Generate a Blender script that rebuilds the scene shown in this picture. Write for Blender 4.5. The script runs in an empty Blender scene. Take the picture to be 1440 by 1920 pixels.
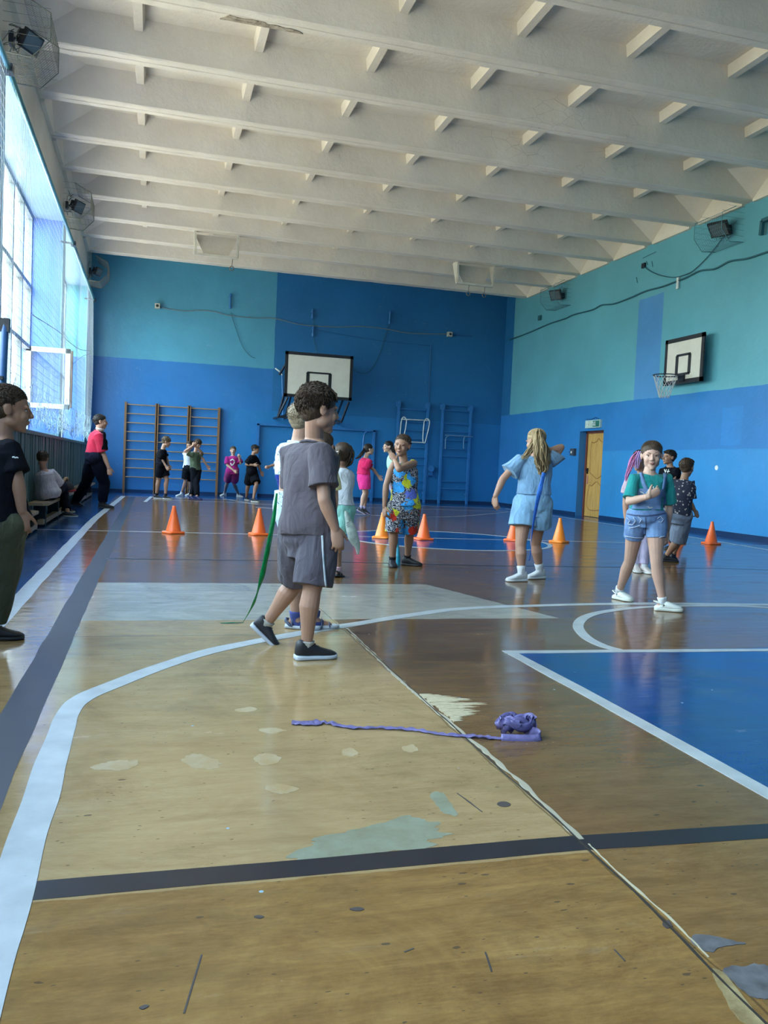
import bpy, bmesh, math, random
import numpy as np
from mathutils import Vector, Matrix, noise
V = Vector
random.seed(7)
SC = bpy.context.scene
COL = SC.collection

# ---------------------------------------------------------------- camera
CAM_M = ((0.9628673422688935, 0.2684033956342414, -0.02908777069571454),
         (-0.26624381868958297, 0.9618833570738292, 0.06240702199247164),
         (0.04472929914078783, -0.052345244257613575, 0.9976268166012704))
FPX = 1568.89
EYE = V((0, 0, 0.94))
cam = bpy.data.cameras.new('camera'); cam.sensor_width = 36; cam.sensor_fit = 'AUTO'
cam.lens = FPX / 1920 * 36; cam.clip_start = 0.05; cam.clip_end = 300
co = bpy.data.objects.new('camera', cam); COL.objects.link(co)
R, F, U = (V([r[i] for r in CAM_M]) for i in range(3))
m = Matrix.Identity(4)
for i in range(3):
    m[i][0] = R[i]; m[i][1] = U[i]; m[i][2] = -F[i]; m[i][3] = EYE[i]
co.matrix_world = m
SC.camera = co

# ---------------------------------------------------------------- world, daylight, exposure
SC.view_settings.view_transform = 'Standard'
SC.view_settings.look = 'None'
SC.view_settings.gamma = 1
SC.view_settings.use_curve_mapping = False
SC.view_settings.exposure = 1.12
SC.cycles.max_bounces = 8
SC.cycles.diffuse_bounces = 5
SC.cycles.glossy_bounces = 4
SC.cycles.transparent_max_bounces = 12
SC.cycles.caustics_reflective = False
SC.cycles.caustics_refractive = False
SKY_STRENGTH = 9.5
w = bpy.data.worlds.new('world'); SC.world = w; w.use_nodes = True
nt = w.node_tree; nt.nodes.clear()
wo = nt.nodes.new('ShaderNodeOutputWorld'); bg = nt.nodes.new('ShaderNodeBackground')
tc = nt.nodes.new('ShaderNodeTexCoord'); sx = nt.nodes.new('ShaderNodeSeparateXYZ')
cr = nt.nodes.new('ShaderNodeValToRGB')
nt.links.new(tc.outputs['Generated'], sx.inputs[0]); nt.links.new(sx.outputs['Z'], cr.inputs[0])
mr = nt.nodes.new('ShaderNodeMapRange'); mr.inputs[1].default_value = -1; mr.inputs[2].default_value = 1
nt.links.new(sx.outputs['Z'], mr.inputs[0]); nt.links.new(mr.outputs[0], cr.inputs[0])
e = cr.color_ramp.elements
e[0].position = 0.0; e[0].color = (.36, .31, .23, 1)
e[1].position = 1.0; e[1].color = (.45, .68, 1, 1)
for p, c in ((.47, (.40, .37, .28, 1)), (.53, (.85, .97, 1, 1)), (.7, (.72, .88, 1, 1))):
    x = e.new(p); x.color = c
nt.links.new(cr.outputs[0], bg.inputs[0]); bg.inputs[1].default_value = SKY_STRENGTH
nt.links.new(bg.outputs[0], wo.inputs[0])

# ---------------------------------------------------------------- room measures (metres)
XL, XR, YN, YF = -1.645, 9.873, -1.3, 23.01
ZT = 5.82          # top of the walls, underside of the ceiling beams
ZS = 6.265         # underside of the ceiling slab
XW = -2.21         # window plane
ZSILL, ZHEAD = 1.22, 5.10
BAYS = [(-.9, 3.1), (3.55, 9.65), (10.1, 16.2), (16.65, 22.1)]
for (a, b) in BAYS:
    ld = bpy.data.lights.new('window_daylight', 'AREA'); ld.shape = 'RECTANGLE'
    ld.size = b - a; ld.size_y = ZHEAD - ZSILL; ld.cycles.is_portal = True
    lo = bpy.data.objects.new('window_daylight', ld); COL.objects.link(lo)
    lo.location = (XW - .12, (a + b) / 2, (ZSILL + ZHEAD) / 2)
    lo.rotation_euler = (math.pi / 2, 0, -math.pi / 2)
    ld.size, ld.size_y = b - a, ZHEAD - ZSILL

# ---------------------------------------------------------------- pixel -> place helpers
def ray(px, py):
    return R * ((px - 720) / FPX) + F - U * ((py - 960) / FPX)
def at(px, py, Y):
    d = ray(px, py); return EYE + d * (Y / d.y)
def onfloor(px, py, z=0.0):
    d = ray(px, py); return EYE + d * ((z - EYE.z) / d.z)
def onx(px, py, X):
    d = ray(px, py); return EYE + d * (X / d.x)

# ---------------------------------------------------------------- node helpers
class M:
    def __init__(s, name, col=(.5, .5, .5), rough=.5, metal=0, spec=.5):
        s.m = bpy.data.materials.new(name); s.m.use_nodes = True
        s.nt = s.m.node_tree; s.b = s.nt.nodes['Principled BSDF']
        s.b.inputs['Base Color'].default_value = (*col, 1)
        s.b.inputs['Roughness'].default_value = rough
        s.b.inputs['Metallic'].default_value = metal
        s.b.inputs['Specular IOR Level'].default_value = spec
        s._tc = None
    def n(s, t, **kw):
        x = s.nt.nodes.new('ShaderNode' + t)
        for k, v in kw.items(): setattr(x, k, v)
        return x
    def l(s, a, b): s.nt.links.new(a, b)
    @property
    def tc(s):
        if s._tc is None: s._tc = s.n('TexCoord').outputs['Object']
        return s._tc
    def scaled(s, sc, rot=(0, 0, 0)):
        mp = s.n('Mapping'); mp.inputs['Scale'].default_value = sc; mp.inputs['Rotation'].default_value = rot
        s.l(s.tc, mp.inputs[0]); return mp.outputs[0]
    def noise(s, scale=5, detail=4, rough=.55, vec=None, dist=0):
        x = s.n('TexNoise'); x.inputs['Scale'].default_value = scale; x.inputs['Detail'].default_value = detail
        x.inputs['Roughness'].default_value = rough; x.inputs['Distortion'].default_value = dist
        s.l(vec if vec else s.tc, x.inputs['Vector']); return x.outputs['Fac']
    def voro(s, scale=5, vec=None, feature='F1', out='Distance'):
        x = s.n('TexVoronoi'); x.feature = feature; x.inputs['Scale'].default_value = scale
        s.l(vec if vec else s.tc, x.inputs['Vector']); return x.outputs[out]
    def math(s, op, a, b=0.0, c=None):
        x = s.n('Math', operation=op)
        for i, v in enumerate((a, b) if c is None else (a, b, c)):
            if isinstance(v, (int, float)): x.inputs[i].default_value = v
            else: s.l(v, x.inputs[i])
        return x.outputs[0]
    def ramp(s, fac, stops, interp='LINEAR'):
        x = s.n('ValToRGB'); x.color_ramp.interpolation = interp; e = x.color_ramp.elements
        while len(e) < len(stops): e.new(.5)
        for i, (p, c) in enumerate(stops):
            e[i].position = p; e[i].color = (*c, 1) if len(c) == 3 else c
        s.l(fac, x.inputs[0]); return x.outputs[0]
    def mix(s, fac, a, b, blend='MIX'):
        x = s.n('Mix', data_type='RGBA', blend_type=blend)
        for i, v in ((0, fac), (6, a), (7, b)):
            if isinstance(v, (int, float)): x.inputs[i].default_value = v
            elif isinstance(v, (tuple, list)): x.inputs[i].default_value = (*v, 1)
            else: s.l(v, x.inputs[i])
        return x.outputs[2]
    def xyz(s):
        x = s.n('SeparateXYZ'); s.l(s.tc, x.inputs[0]); return x.outputs
    def col(s, c):
        s.l(c, s.b.inputs['Base Color']); return s
    def rough(s, c):
        s.l(c, s.b.inputs['Roughness']); return s
    def bump(s, h, strength=.3, dist=.01):
        x = s.n('Bump'); x.inputs['Strength'].default_value = strength; x.inputs['Distance'].default_value = dist
        s.l(h, x.inputs['Height']); s.l(x.outputs[0], s.b.inputs['Normal']); return s
    def gt(s, a, b): return s.math('GREATER_THAN', a, b)
    def lt(s, a, b): return s.math('LESS_THAN', a, b)
    def mul(s, *a):
        r = a[0]
        for x in a[1:]: r = s.math('MULTIPLY', r, x)
        return r

def k(c, f): return tuple(min(1, x * f) for x in c)
_cache = {}
def plain(name, col, rough=.5, metal=0, var=.12, sc=6, bump=0, bsc=60, spec=.5):
    key = (name, col)
    if key in _cache: return _cache[key]
    x = M(name, col, rough, metal, spec)
    if var:
        x.col(x.ramp(x.noise(sc, 4), [(.3, k(col, 1 - var)), (.7, k(col, 1 + var))]))
    if bump: x.bump(x.noise(bsc, 3), bump, .01)
    _cache[key] = x.m
    return x.m
def cloth(name, col, rough=.9, var=.12):
    key = ('cloth' + name, col)
    if key in _cache: return _cache[key]
    x = M(name, col, rough, 0, .2)
    x.col(x.ramp(x.noise(9, 5), [(.3, k(col, 1 - var)), (.7, k(col, 1 + var))]))
    x.b.inputs['Sheen Weight'].default_value = .1
    f = x.noise(14, 3, .5, x.scaled((1, 1, .6)), 1.2)
    x.bump(f, .55, .03)
    _cache[key] = x.m
    return x.m

# ---------------------------------------------------------------- object helpers
def tag(o, label=None, cat=None, group=None, kind=None):
    if label: o['label'] = label
    if cat: o['category'] = cat
    if group: o['group'] = group
    if kind: o['kind'] = kind
    return o
def empty(name, loc=(0, 0, 0), **kw):
    o = bpy.data.objects.new(name, None); o.empty_display_size = .1; COL.objects.link(o); o.location = loc
    return tag(o, **kw)
def copy_tree(o, parent=None):
    c = o.copy(); COL.objects.link(c)
    if parent: c.parent = parent
    for ch in o.children: copy_tree(ch, c)
    return c

class MB:
    def __init__(s): s.v = []; s.f = []; s.mi = []; s.cur = 0
    def add(s, vs, fs):
        b = len(s.v); s.v += [V(x) for x in vs]
        for f in fs: s.f.append([i + b for i in f]); s.mi.append(s.cur)
        return s
    def box(s, c, d, M3=None):
        c = V(c); h = V(d) / 2; vs = []
        for z in (-1, 1):
            for y in (-1, 1):
                for x in (-1, 1):
                    p = V((x * h.x, y * h.y, z * h.z)); vs.append(c + (M3 @ p if M3 else p))
        return s.add(vs, [(0, 2, 3, 1), (4, 5, 7, 6), (0, 1, 5, 4), (2, 6, 7, 3), (0, 4, 6, 2), (1, 3, 7, 5)])
    def span(s, a, b):
        a = V(a); b = V(b); return s.box((a + b) / 2, [abs(x) for x in (b - a)])
    def bar(s, a, b, wx, wy, up=V((0, 0, 1))):
        a = V(a); b = V(b); d = (b - a); L = d.length; d.normalize()
        x = d.cross(up)
        if x.length < 1e-4: x = d.cross(V((1, 0, 0)))
        x.normalize(); y = x.cross(d)
        return s.box((a + b) / 2, (wx, L, wy), Matrix((x, d, y)).transposed())
    def loft(s, rings, cap=True, closed=True):
        n = len(rings[0]); vs = [p for r in rings for p in r]; fs = []
        for i in range(len(rings) - 1):
            for j in range(n if closed else n - 1):
                a = i * n + j; b = i * n + (j + 1) % n
                fs.append((a, b, b + n, a + n))
        if cap:
            for ri, rev in ((0, True), (len(rings) - 1, False)):
                c = sum((V(p) for p in rings[ri]), V((0, 0, 0))) / n; vs.append(c); ci = len(vs) - 1
                for j in range(n):
                    a = ri * n + j; b = ri * n + (j + 1) % n
                    fs.append((b, a, ci) if rev else (a, b, ci))
        return s.add(vs, fs)
    def tube(s, pts, rads, n=10, round_=True, flat=None):
        pts = [V(p) for p in pts]
        if isinstance(rads, (int, float)): rads = [rads] * len(pts)
        rads = list(rads)
        T = []
        for i in range(len(pts)):
            t = pts[min(i + 1, len(pts) - 1)] - pts[max(i - 1, 0)]
            T.append(t.normalized() if t.length > 1e-9 else V((0, 0, 1)))
        u = T[0].orthogonal().normalized() if flat is None else (flat[0] - T[0] * flat[0].dot(T[0])).normalized()
        rings = []; 
        seq = []
        if round_:
            for a in (-80, -50, -25): seq.append((pts[0] + T[0] * rads[0] * math.sin(math.radians(a)), T[0], rads[0] * math.cos(math.radians(a))))
        for p, t, r in zip(pts, T, rads): seq.append((p, t, r))
        if round_:
            for a in (25, 50, 80): seq.append((pts[-1] + T[-1] * rads[-1] * math.sin(math.radians(a)), T[-1], rads[-1] * math.cos(math.radians(a))))
        for p, t, r in seq:
            u = u - t * u.dot(t)
            u = u.normalized() if u.length > 1e-6 else t.orthogonal().normalized()
            w_ = t.cross(u); k2 = flat[1] if flat else 1
            rings.append([p + u * r * math.cos(2 * math.pi * j / n) + w_ * r * k2 * math.sin(2 * math.pi * j / n) for j in range(n)])
        return s.loft(rings)
    def ell(s, c, r, M3=None, nu=16, nv=10, fn=None):
        c = V(c); vs = []; fs = []
        for i in range(nv + 1):
            th = math.pi * i / nv
            for j in range(nu):
                ph = 2 * math.pi * j / nu
                p = V((math.sin(th) * math.cos(ph), math.sin(th) * math.sin(ph), math.cos(th)))
                q = V((p.x * r[0], p.y * r[1], p.z * r[2]))
                if fn: q = q * fn(p)
                vs.append(c + (M3 @ q if M3 else q))
        for i in range(nv):
            for j in range(nu):
                a = i * nu + j; b = i * nu + (j + 1) % nu
                fs.append((a, a + nu, b + nu, b))
        return s.add(vs, fs)
    def cyl(s, c, r, h, n=16, axis=(0, 0, 1), r2=None):
        a = V(axis).normalized(); u = a.orthogonal().normalized(); w_ = a.cross(u); c = V(c); r2 = r if r2 is None else r2
        rings = [[c + a * z + u * q * math.cos(2 * math.pi * j / n) + w_ * q * math.sin(2 * math.pi * j / n) for j in range(n)] for z, q in ((-h / 2, r), (h / 2, r2))]
        return s.loft(rings)
    def poly(s, pts, th, nrm=(0, 0, 1)):
        nrm = V(nrm) * th; n = len(pts); a = [V(p) for p in pts]
        vs = a + [p + nrm for p in a]
        fs = [tuple(range(n))[::-1], tuple(range(n, 2 * n))] + [(i, (i + 1) % n, (i + 1) % n + n, i + n) for i in range(n)]
        return s.add(vs, fs)
    def ribbon(s, pts, wid, th=.0015, side=None):
        """flat strip swept along pts, with thickness; side(i) gives the width direction"""
        rings = []
        pts = [V(p) for p in pts]
        for i, p in enumerate(pts):
            t = (pts[min(i + 1, len(pts) - 1)] - pts[max(i - 1, 0)]).normalized()
            d = V(side(i)) if side else V((0, 0, 1)).cross(t)
            d = (d - t * d.dot(t)).normalized(); nn = t.cross(d)
            ww = (wid[i] if isinstance(wid, (list, tuple)) else wid) / 2
            rings.append([p - d * ww - nn * th / 2, p + d * ww - nn * th / 2, p + d * ww + nn * th / 2, p - d * ww + nn * th / 2])
        return s.loft(rings)
    def build(s, name, mats, parent=None, origin=None, smooth=False, clean=False, **kw):
        me = bpy.data.meshes.new(name)
        o3 = V(origin) if origin is not None else V((0, 0, 0))
        me.from_pydata([v - o3 for v in s.v], [], s.f)
        if not isinstance(mats, (list, tuple)): mats = [mats]
        for x in mats: me.materials.append(x.m if isinstance(x, M) else x)
        if len(mats) > 1: me.polygons.foreach_set('material_index', s.mi)
        bm = bmesh.new(); bm.from_mesh(me)
        bmesh.ops.recalc_face_normals(bm, faces=bm.faces); bm.to_mesh(me); bm.free()
        if smooth: me.polygons.foreach_set('use_smooth', [True] * len(me.polygons))
        me.update()
        o = bpy.data.objects.new(name, me); COL.objects.link(o)
        if parent: o.parent = parent
        elif origin is not None: o.location = origin
        return tag(o, **kw)
    def fuse(s, name, mats, vox, parent=None, origin=None, it=3, disp=None, matfn=None, **kw):
        """one continuous skin grown over all the shapes collected"""
        o3 = V(origin) if origin is not None else V((0, 0, 0))
        me = bpy.data.meshes.new('tmp'); me.from_pydata(s.v, [], s.f)
        bm = bmesh.new(); bm.from_mesh(me); bmesh.ops.recalc_face_normals(bm, faces=bm.faces); bm.to_mesh(me); bm.free()
        t = bpy.data.objects.new('tmp', me); COL.objects.link(t)
        r = t.modifiers.new('r', 'REMESH'); r.mode = 'VOXEL'; r.voxel_size = vox
        q = t.modifiers.new('s', 'SMOOTH'); q.factor = .5; q.iterations = it
        dg = bpy.context.evaluated_depsgraph_get()
        out = bpy.data.meshes.new_from_object(t.evaluated_get(dg), depsgraph=dg)
        bpy.data.objects.remove(t); bpy.data.meshes.remove(me)
        n = len(out.vertices)
        if disp:
            cs = np.empty(n * 3, 'f'); out.vertices.foreach_get('co', cs); cs = cs.reshape(-1, 3)
            ns = np.empty(n * 3, 'f'); out.vertex_normals.foreach_get('vector', ns); ns = ns.reshape(-1, 3)
            cs = cs + ns * np.array([disp(V(c)) for c in cs.tolist()])[:, None]
            out.vertices.foreach_set('co', cs.astype('f').ravel())
        if not isinstance(mats, (list, tuple)): mats = [mats]
        out.materials.clear()
        for x in mats: out.materials.append(x.m if isinstance(x, M) else x)
        if matfn:
            pc = np.empty(len(out.polygons) * 3, 'f'); out.polygons.foreach_get('center', pc)
            out.polygons.foreach_set('material_index', [matfn(V(c)) for c in pc.reshape(-1, 3).tolist()])
        else: out.polygons.foreach_set('material_index', [0] * len(out.polygons))
        out.polygons.foreach_set('use_smooth', [True] * len(out.polygons))
        if origin is not None:
            cs = np.empty(n * 3, 'f'); out.vertices.foreach_get('co', cs); cs = cs.reshape(-1, 3) - np.array(o3); out.vertices.foreach_set('co', cs.astype('f').ravel())
        out.name = name
        o = bpy.data.objects.new(name, out); COL.objects.link(o)
        if parent: o.parent = parent
        return tag(o, **kw)

def curve_pts(pts, n=8):
    """Catmull-Rom through pts"""
    P = [V(p) for p in pts]; out = []
    for i in range(len(P) - 1):
        a = P[max(i - 1, 0)]; b = P[i]; c = P[i + 1]; d = P[min(i + 2, len(P) - 1)]
        for j in range(n):
            t = j / n
            out.append(.5 * ((2 * b) + (c - a) * t + (2 * a - 5 * b + 4 * c - d) * t * t + (3 * b - a - 3 * c + d) * t ** 3))
    out.append(P[-1]); return out


# ---------------------------------------------------------------- wall, floor and ceiling paint
TEAL, BLUE, DEEP, LOWB = (.115, .39, .50), (.026, .20, .54), (.015, .145, .36), (.035, .26, .62)
def wallmat(name, regions, base, wear=.12):
    """regions: (axis, lo, hi, axis2, lo2, hi2, colour) painted fields with hand-cut edges"""
    x = M(name, base, .38); o = x.xyz()
    wob = x.math('MULTIPLY', x.math('SUBTRACT', x.noise(2.2, 2), .5), .05)
    c = None; cur = base
    for (a, lo, hi, a2, lo2, hi2, cc) in regions:
        pa = x.math('ADD', o[a], wob); pb = x.math('ADD', o[a2], wob)
        mk = x.mul(x.gt(pa, lo), x.lt(pa, hi), x.gt(pb, lo2), x.lt(pb, hi2))
        cur = x.mix(mk, cur, cc)
    big = x.ramp(x.noise(.55, 5, .6), [(.3, (1 - wear,) * 3), (.7, (1 + wear,) * 3)])
    cur = x.mix(1.0, cur, big, 'MULTIPLY')
    scr = x.ramp(x.noise(3.5, 8, .75, x.scaled((1, 1, 1.6))), [(.62, (0, 0, 0)), (.72, (1, 1, 1))])
    cur = x.mix(x.math('MULTIPLY', scr, .16), cur, (.45, .62, .75))
    x.col(cur); x.rough(x.ramp(x.noise(1.5, 4), [(.3, (.3,) * 3), (.7, (.48,) * 3)]))
    x.bump(x.noise(4, 6, .6), .28, .03)
    return x
m_far = wallmat('painted_plaster_far', [(0, -9, 3.12, 2, 3.5, 9, (.075, .31, .46)), (0, -9, 3.1, 2, -1, 3.5, k(BLUE, .85)),
                (0, 1.95, 20, 2, -1, 2.36, k(DEEP, 1.25))], DEEP)
m_right = wallmat('painted_plaster_right', [(2, 2.63, 9, 1, -9, 22.4, TEAL), (2, 2.63, 4.75, 1, 15.05, 15.95, (.08, .28, .60)),
                  (2, 2.63, 9, 1, 22.4, 25, DEEP), (2, -1, 1.55, 1, -9, 17.1, LOWB), (2, 1.62, 2.3, 1, 12.45, 13.0, k(BLUE, 1.12))], BLUE)
m_left = wallmat('painted_plaster_left', [(1, 21.5, 25, 2, 3.35, 9, TEAL), (2, 5.075, 5.12, 0, -2.2, -1.66, (.30, .50, .74)),
                 (2, 1.25, 5.06, 0, -1.66, -1.60, (.22, .45, .72)), (2, 5.12, 9, 1, -9, 30, (.62, .60, .54)), (2, -1, 1.3, 1, -9, 30, (.10, .22, .26))],
                 (.07, .20, .72), .2)
m_near = wallmat('painted_plaster_near', [(2, 2.63, 9, 0, -9, 20, TEAL)], BLUE)

CONC = (.62, .60, .55)
m_ceil = M('whitewashed_concrete', CONC, .85, spec=.2)
cst = m_ceil.ramp(m_ceil.noise(1.1, 6, .65, m_ceil.scaled((1, 1, 1))), [(.3, (.68, .63, .555)), (.7, (.80, .755, .68))])
crk = m_ceil.ramp(m_ceil.voro(3.0, m_ceil.scaled((1, 2.5, 2)), 'DISTANCE_TO_EDGE'), [(.0, (1, 1, 1)), (.012, (0, 0, 0))])
co_ = m_ceil.xyz()
mk = m_ceil.mul(crk, m_ceil.gt(m_ceil.noise(.9, 3), .52), m_ceil.gt(co_[0], 4.2), m_ceil.lt(co_[0], 7.8), m_ceil.gt(co_[1], 10.9), m_ceil.lt(co_[1], 12.8))
m_ceil.col(m_ceil.mix(m_ceil.math('MULTIPLY', mk, .55), cst, (.25, .23, .2)))
m_ceil.bump(m_ceil.noise(9, 7, .7), .5, .03)

# floor: varnished plywood sheets with painted fields
m_floor = M('varnished_plywood', (.2, .1, .05), .12)
o = m_floor.xyz(); X_, Y_ = o[0], o[1]
wb = m_floor.math('MULTIPLY', m_floor.math('SUBTRACT', m_floor.noise(5, 3), .5), .03)
Xw = m_floor.math('ADD', X_, wb); Yw = m_floor.math('ADD', Y_, wb)
def fm(x0, x1, y0, y1): return m_floor.mul(m_floor.gt(Xw, x0), m_floor.lt(Xw, x1), m_floor.gt(Yw, y0), m_floor.lt(Yw, y1))
grain = m_floor.noise(3.0, 8, .68, m_floor.scaled((1, 6, 1)), .6)
blot = m_floor.noise(2.2, 9, .74, m_floor.scaled((1, 1.5, 1)), 1.2)
fine = m_floor.noise(26, 5, .7, m_floor.scaled((1, 5, 1)))
def wood(a, b, c):
    q = m_floor.mix(.5, m_floor.ramp(grain, [(.32, a), (.5, b), (.70, c)]), m_floor.ramp(blot, [(.36, a), (.5, b), (.66, c)]))
    return m_floor.mix(.22, q, m_floor.ramp(fine, [(.3, a), (.7, c)]))
brown = wood((.10, .050, .020), (.165, .088, .034), (.25, .145, .060))
near = wood((.13, .062, .018), (.26, .138, .040), (.42, .25, .085))
light = wood((.28, .175, .078), (.385, .255, .118), (.47, .345, .175))
pale = wood((.28, .25, .19), (.38, .35, .28), (.48, .45, .37))
bluep = m_floor.ramp(blot, [(.3, (.004, .045, .17)), (.7, (.008, .072, .26))])
cur = m_floor.mix(fm(-3, 20, -5, 1.83), brown, m_floor.mix(m_floor.gt(Xw, 1.1), near, m_floor.mix(.55, near, brown)))
cur = m_floor.mix(fm(-.36, 1.10, 1.83, 4.98), cur, light)
cur = m_floor.mix(fm(-.79, -.36, -5, 6.5), cur, m_floor.mix(.5, brown, light))
cur = m_floor.mix(m_floor.mul(m_floor.gt(Xw, -.38), m_floor.lt(m_floor.math('ADD', Xw, m_floor.math('MULTIPLY', Yw, .28)), 4.02), m_floor.gt(Yw, 4.98), m_floor.lt(Yw, 6.5)), cur, pale)
cur = m_floor.mix(fm(-4, -.80, -5, 30), cur, bluep)
cur = m_floor.mix(fm(-4, 20, 20.82, 30), cur, bluep)
cur = m_floor.mix(fm(9.0, 20, 6, 30), cur, bluep)
cur = m_floor.mix(fm(1.86, 6.4, -5, 4.03), cur, bluep)
dx = m_floor.math('SUBTRACT', X_, 3.9); dy = m_floor.math('SUBTRACT', Y_, 10.8)
rr = m_floor.math('SQRT', m_floor.math('ADD', m_floor.mul(dx, dx), m_floor.mul(dy, dy)))
cur = m_floor.mix(m_floor.lt(rr, 1.42), cur, bluep)
# sheet joints
def seam(v, period, off, wd):
    q = m_floor.math('FRACT', m_floor.math('DIVIDE', m_floor.math('ADD', v, off), period))
    return m_floor.lt(q, wd / period)
sm = m_floor.math('MAXIMUM', m_floor.mul(seam(Yw, 1.56, .14, .006), m_floor.gt(Y_, 4.5)), m_floor.mul(seam(Xw, 1.55, .465, .006), m_floor.lt(Y_, 30)))
cur = m_floor.mix(m_floor.math('MULTIPLY', sm, .55), cur, (.03, .022, .015))
# wear: dark chips, pale scuffs, paint drops
sp = m_floor.voro(7, m_floor.scaled((1, 2.2, 1)))
nn = m_floor.noise(4.5, 3)
chips = m_floor.mul(m_floor.lt(m_floor.math('ADD', sp, m_floor.math('MULTIPLY', fine, .16)), .155), m_floor.gt(nn, .47), m_floor.lt(Y_, 2.6))
sp2 = m_floor.voro(19, m_floor.scaled((1, 2.6, 1))); chips = m_floor.math('MAXIMUM', chips, m_floor.mul(m_floor.lt(m_floor.math('ADD', sp2, m_floor.math('MULTIPLY', fine, .2)), .19), m_floor.gt(m_floor.noise(3.1, 4), .50), m_floor.lt(Y_, 4.6)))
scr_ = m_floor.noise(3.0, 9, .8, m_floor.scaled((1, 7, 1), (0, 0, .5)), 1.5); hair_ = m_floor.mul(m_floor.lt(m_floor.math('ABSOLUTE', m_floor.math('SUBTRACT', scr_, .5)), .004), m_floor.gt(m_floor.noise(1.6, 2), .52), m_floor.lt(Y_, 5))
cur = m_floor.mix(m_floor.math('MULTIPLY', hair_, .5), cur, (.06, .04, .025))
stain = m_floor.ramp(m_floor.noise(1.3, 6, .7, None, 1.5), [(.50, (0, 0, 0)), (.62, (1, 1, 1))])
cur = m_floor.mix(m_floor.mul(stain, .22), cur, (.10, .075, .035))
cur = m_floor.mix(m_floor.math('MULTIPLY', chips, .7), cur, (.045, .035, .03))
drops = m_floor.mul(m_floor.lt(m_floor.voro(5.2), .028), m_floor.lt(Y_, 5))
cur = m_floor.mix(drops, cur, (.30, .46, .58))
scuff = m_floor.ramp(m_floor.noise(2.6, 9, .8, m_floor.scaled((1.2, 7, 1)), 1.0), [(.60, (0, 0, 0)), (.70, (1, 1, 1))])
cur = m_floor.mix(m_floor.math('MULTIPLY', scuff, .16), cur, (.45, .42, .36))
m_floor.col(cur)
m_floor.rough(m_floor.ramp(m_floor.noise(1.8, 7, .7, m_floor.scaled((1, 3, 1))), [(.3, (.10,) * 3), (.55, (.16,) * 3), (.75, (.34,) * 3)]))
m_floor.bump(m_floor.math('ADD', m_floor.math('MULTIPLY', m_floor.noise(2.2, 3, .5, m_floor.scaled((1, 3.5, 1))), 1.0), m_floor.math('MULTIPLY', sm, -.3)), .12, .02)
m_floor.b.inputs['Specular IOR Level'].default_value = .55

def linemat(name, c, chips=.62, under=(.12, .07, .03)):
    x = M(name, c, .28)
    n_ = x.noise(3.2, 9, .8, x.scaled((1, 5, 1)), .5)
    cc = x.ramp(x.noise(9, 5), [(.3, k(c, .84)), (.7, k(c, 1.12))])
    x.col(x.mix(x.gt(n_, chips), cc, under)); return x
m_wl = linemat('white_court_paint', (.47, .50, .51), .66, (.30, .31, .31))
m_bl = linemat('black_court_paint', (.017, .018, .026), .74, (.2, .2, .2))
m_sl = linemat('slate_court_paint', (.020, .027, .05), .70, (.09, .08, .08)); m_sl.b.inputs['Roughness'].default_value = .45

# ---------------------------------------------------------------- floor and its painted lines
floor = MB().span((XW - .2, YN - .2, -.12), (XR + .3, YF + .2, 0)).build('floor', m_floor, kind='structure')
_lz = [0.0004]
def court_line(pts, wd, mat, world=False, jit=.004, smooth=False):
    P = [V((p[0], p[1], 0)) if world else onfloor(*p) for p in pts]
    P = curve_pts(P, 10) if smooth else P
    Q = []
    for a, b in zip(P[:-1], P[1:]):
        n = max(1, int((b - a).length / .12))
        Q += [a.lerp(b, i / n) for i in range(n)]
    Q.append(P[-1])
    mb = MB(); z = _lz[0]; _lz[0] += .00012
    rings = []
    for i, p in enumerate(Q):
        t = (Q[min(i + 1, len(Q) - 1)] - Q[max(i - 1, 0)]).normalized(); s_ = V((-t.y, t.x, 0))
        a = wd / 2 + jit * noise.noise(V((p.x * 3, p.y * 3, z * 9e3))); b = wd / 2 + jit * noise.noise(V((p.x * 3, p.y * 3, 7 + z * 9e3)))
        rings.append([p - s_ * a + V((0, 0, 0)), p + s_ * b, p + s_ * b + V((0, 0, z)), p - s_ * a + V((0, 0, z))])
    mb.loft(rings); return mb.build('court_line', mat, floor)
court_line([(-.43, -1), (-.43, 20.6)], .135, m_sl, True, .008)
court_line([(1440, 1069), (1360, 1066), (900, 1060.5), (560, 1052), (200, 1047.5)], .05, m_bl)
court_line([(40, 1675), (60, 1670), (600, 1624), (1090, 1580), (1440, 1558), (2100, 1522)], .082, m_bl)
court_line([(-1.5, 11.0), (9.9, 10.93)], .05, m_wl, True)
court_line([(-.80, -1), (-.79, 5.5), (-.80, 9), (-.80, 13), (-.64, 20.82)], .105, m_wl, True, .007)
court_line([(-.64, 20.8), (9.1, 20.85)], .06, m_wl, True)
court_line([(.0, 19.55), (1.6, 19.5), (2.6, 18.95), (9.0, 19.2)], .045, m_wl, True)
court_line([(8.69, 10.2), (9.05, 13.7), (9.2, 20.8)], .05, m_wl, True)
court_line([(8.69, 10.2), (8.55, 8), (8.5, 5)], .05, m_wl, True)
court_line([(1.75, 21.0), (2.3, 18.8)], .06, m_wl, True)
court_line([(480, 951), (700, 966), (840, 969), (952, 960)], .05, m_wl, smooth=True)
court_line([(3.9 + 1.42 * math.cos(a * math.pi / 24), 10.8 + 1.42 * math.sin(a * math.pi / 24)) for a in range(49)], .06, m_wl, True)
court_line([(-75, 1960), (-20, 1800), (0, 1745), (21, 1680), (44, 1598), (86, 1460), (112, 1372), (124, 1340), (150, 1313), (205, 1288), (350, 1234), (480, 1203), (650, 1173), (850, 1143),
            (1000, 1136), (1200, 1132), (1440, 1134), (1900, 1142)], .088, m_wl, jit=.012, smooth=True)
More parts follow.
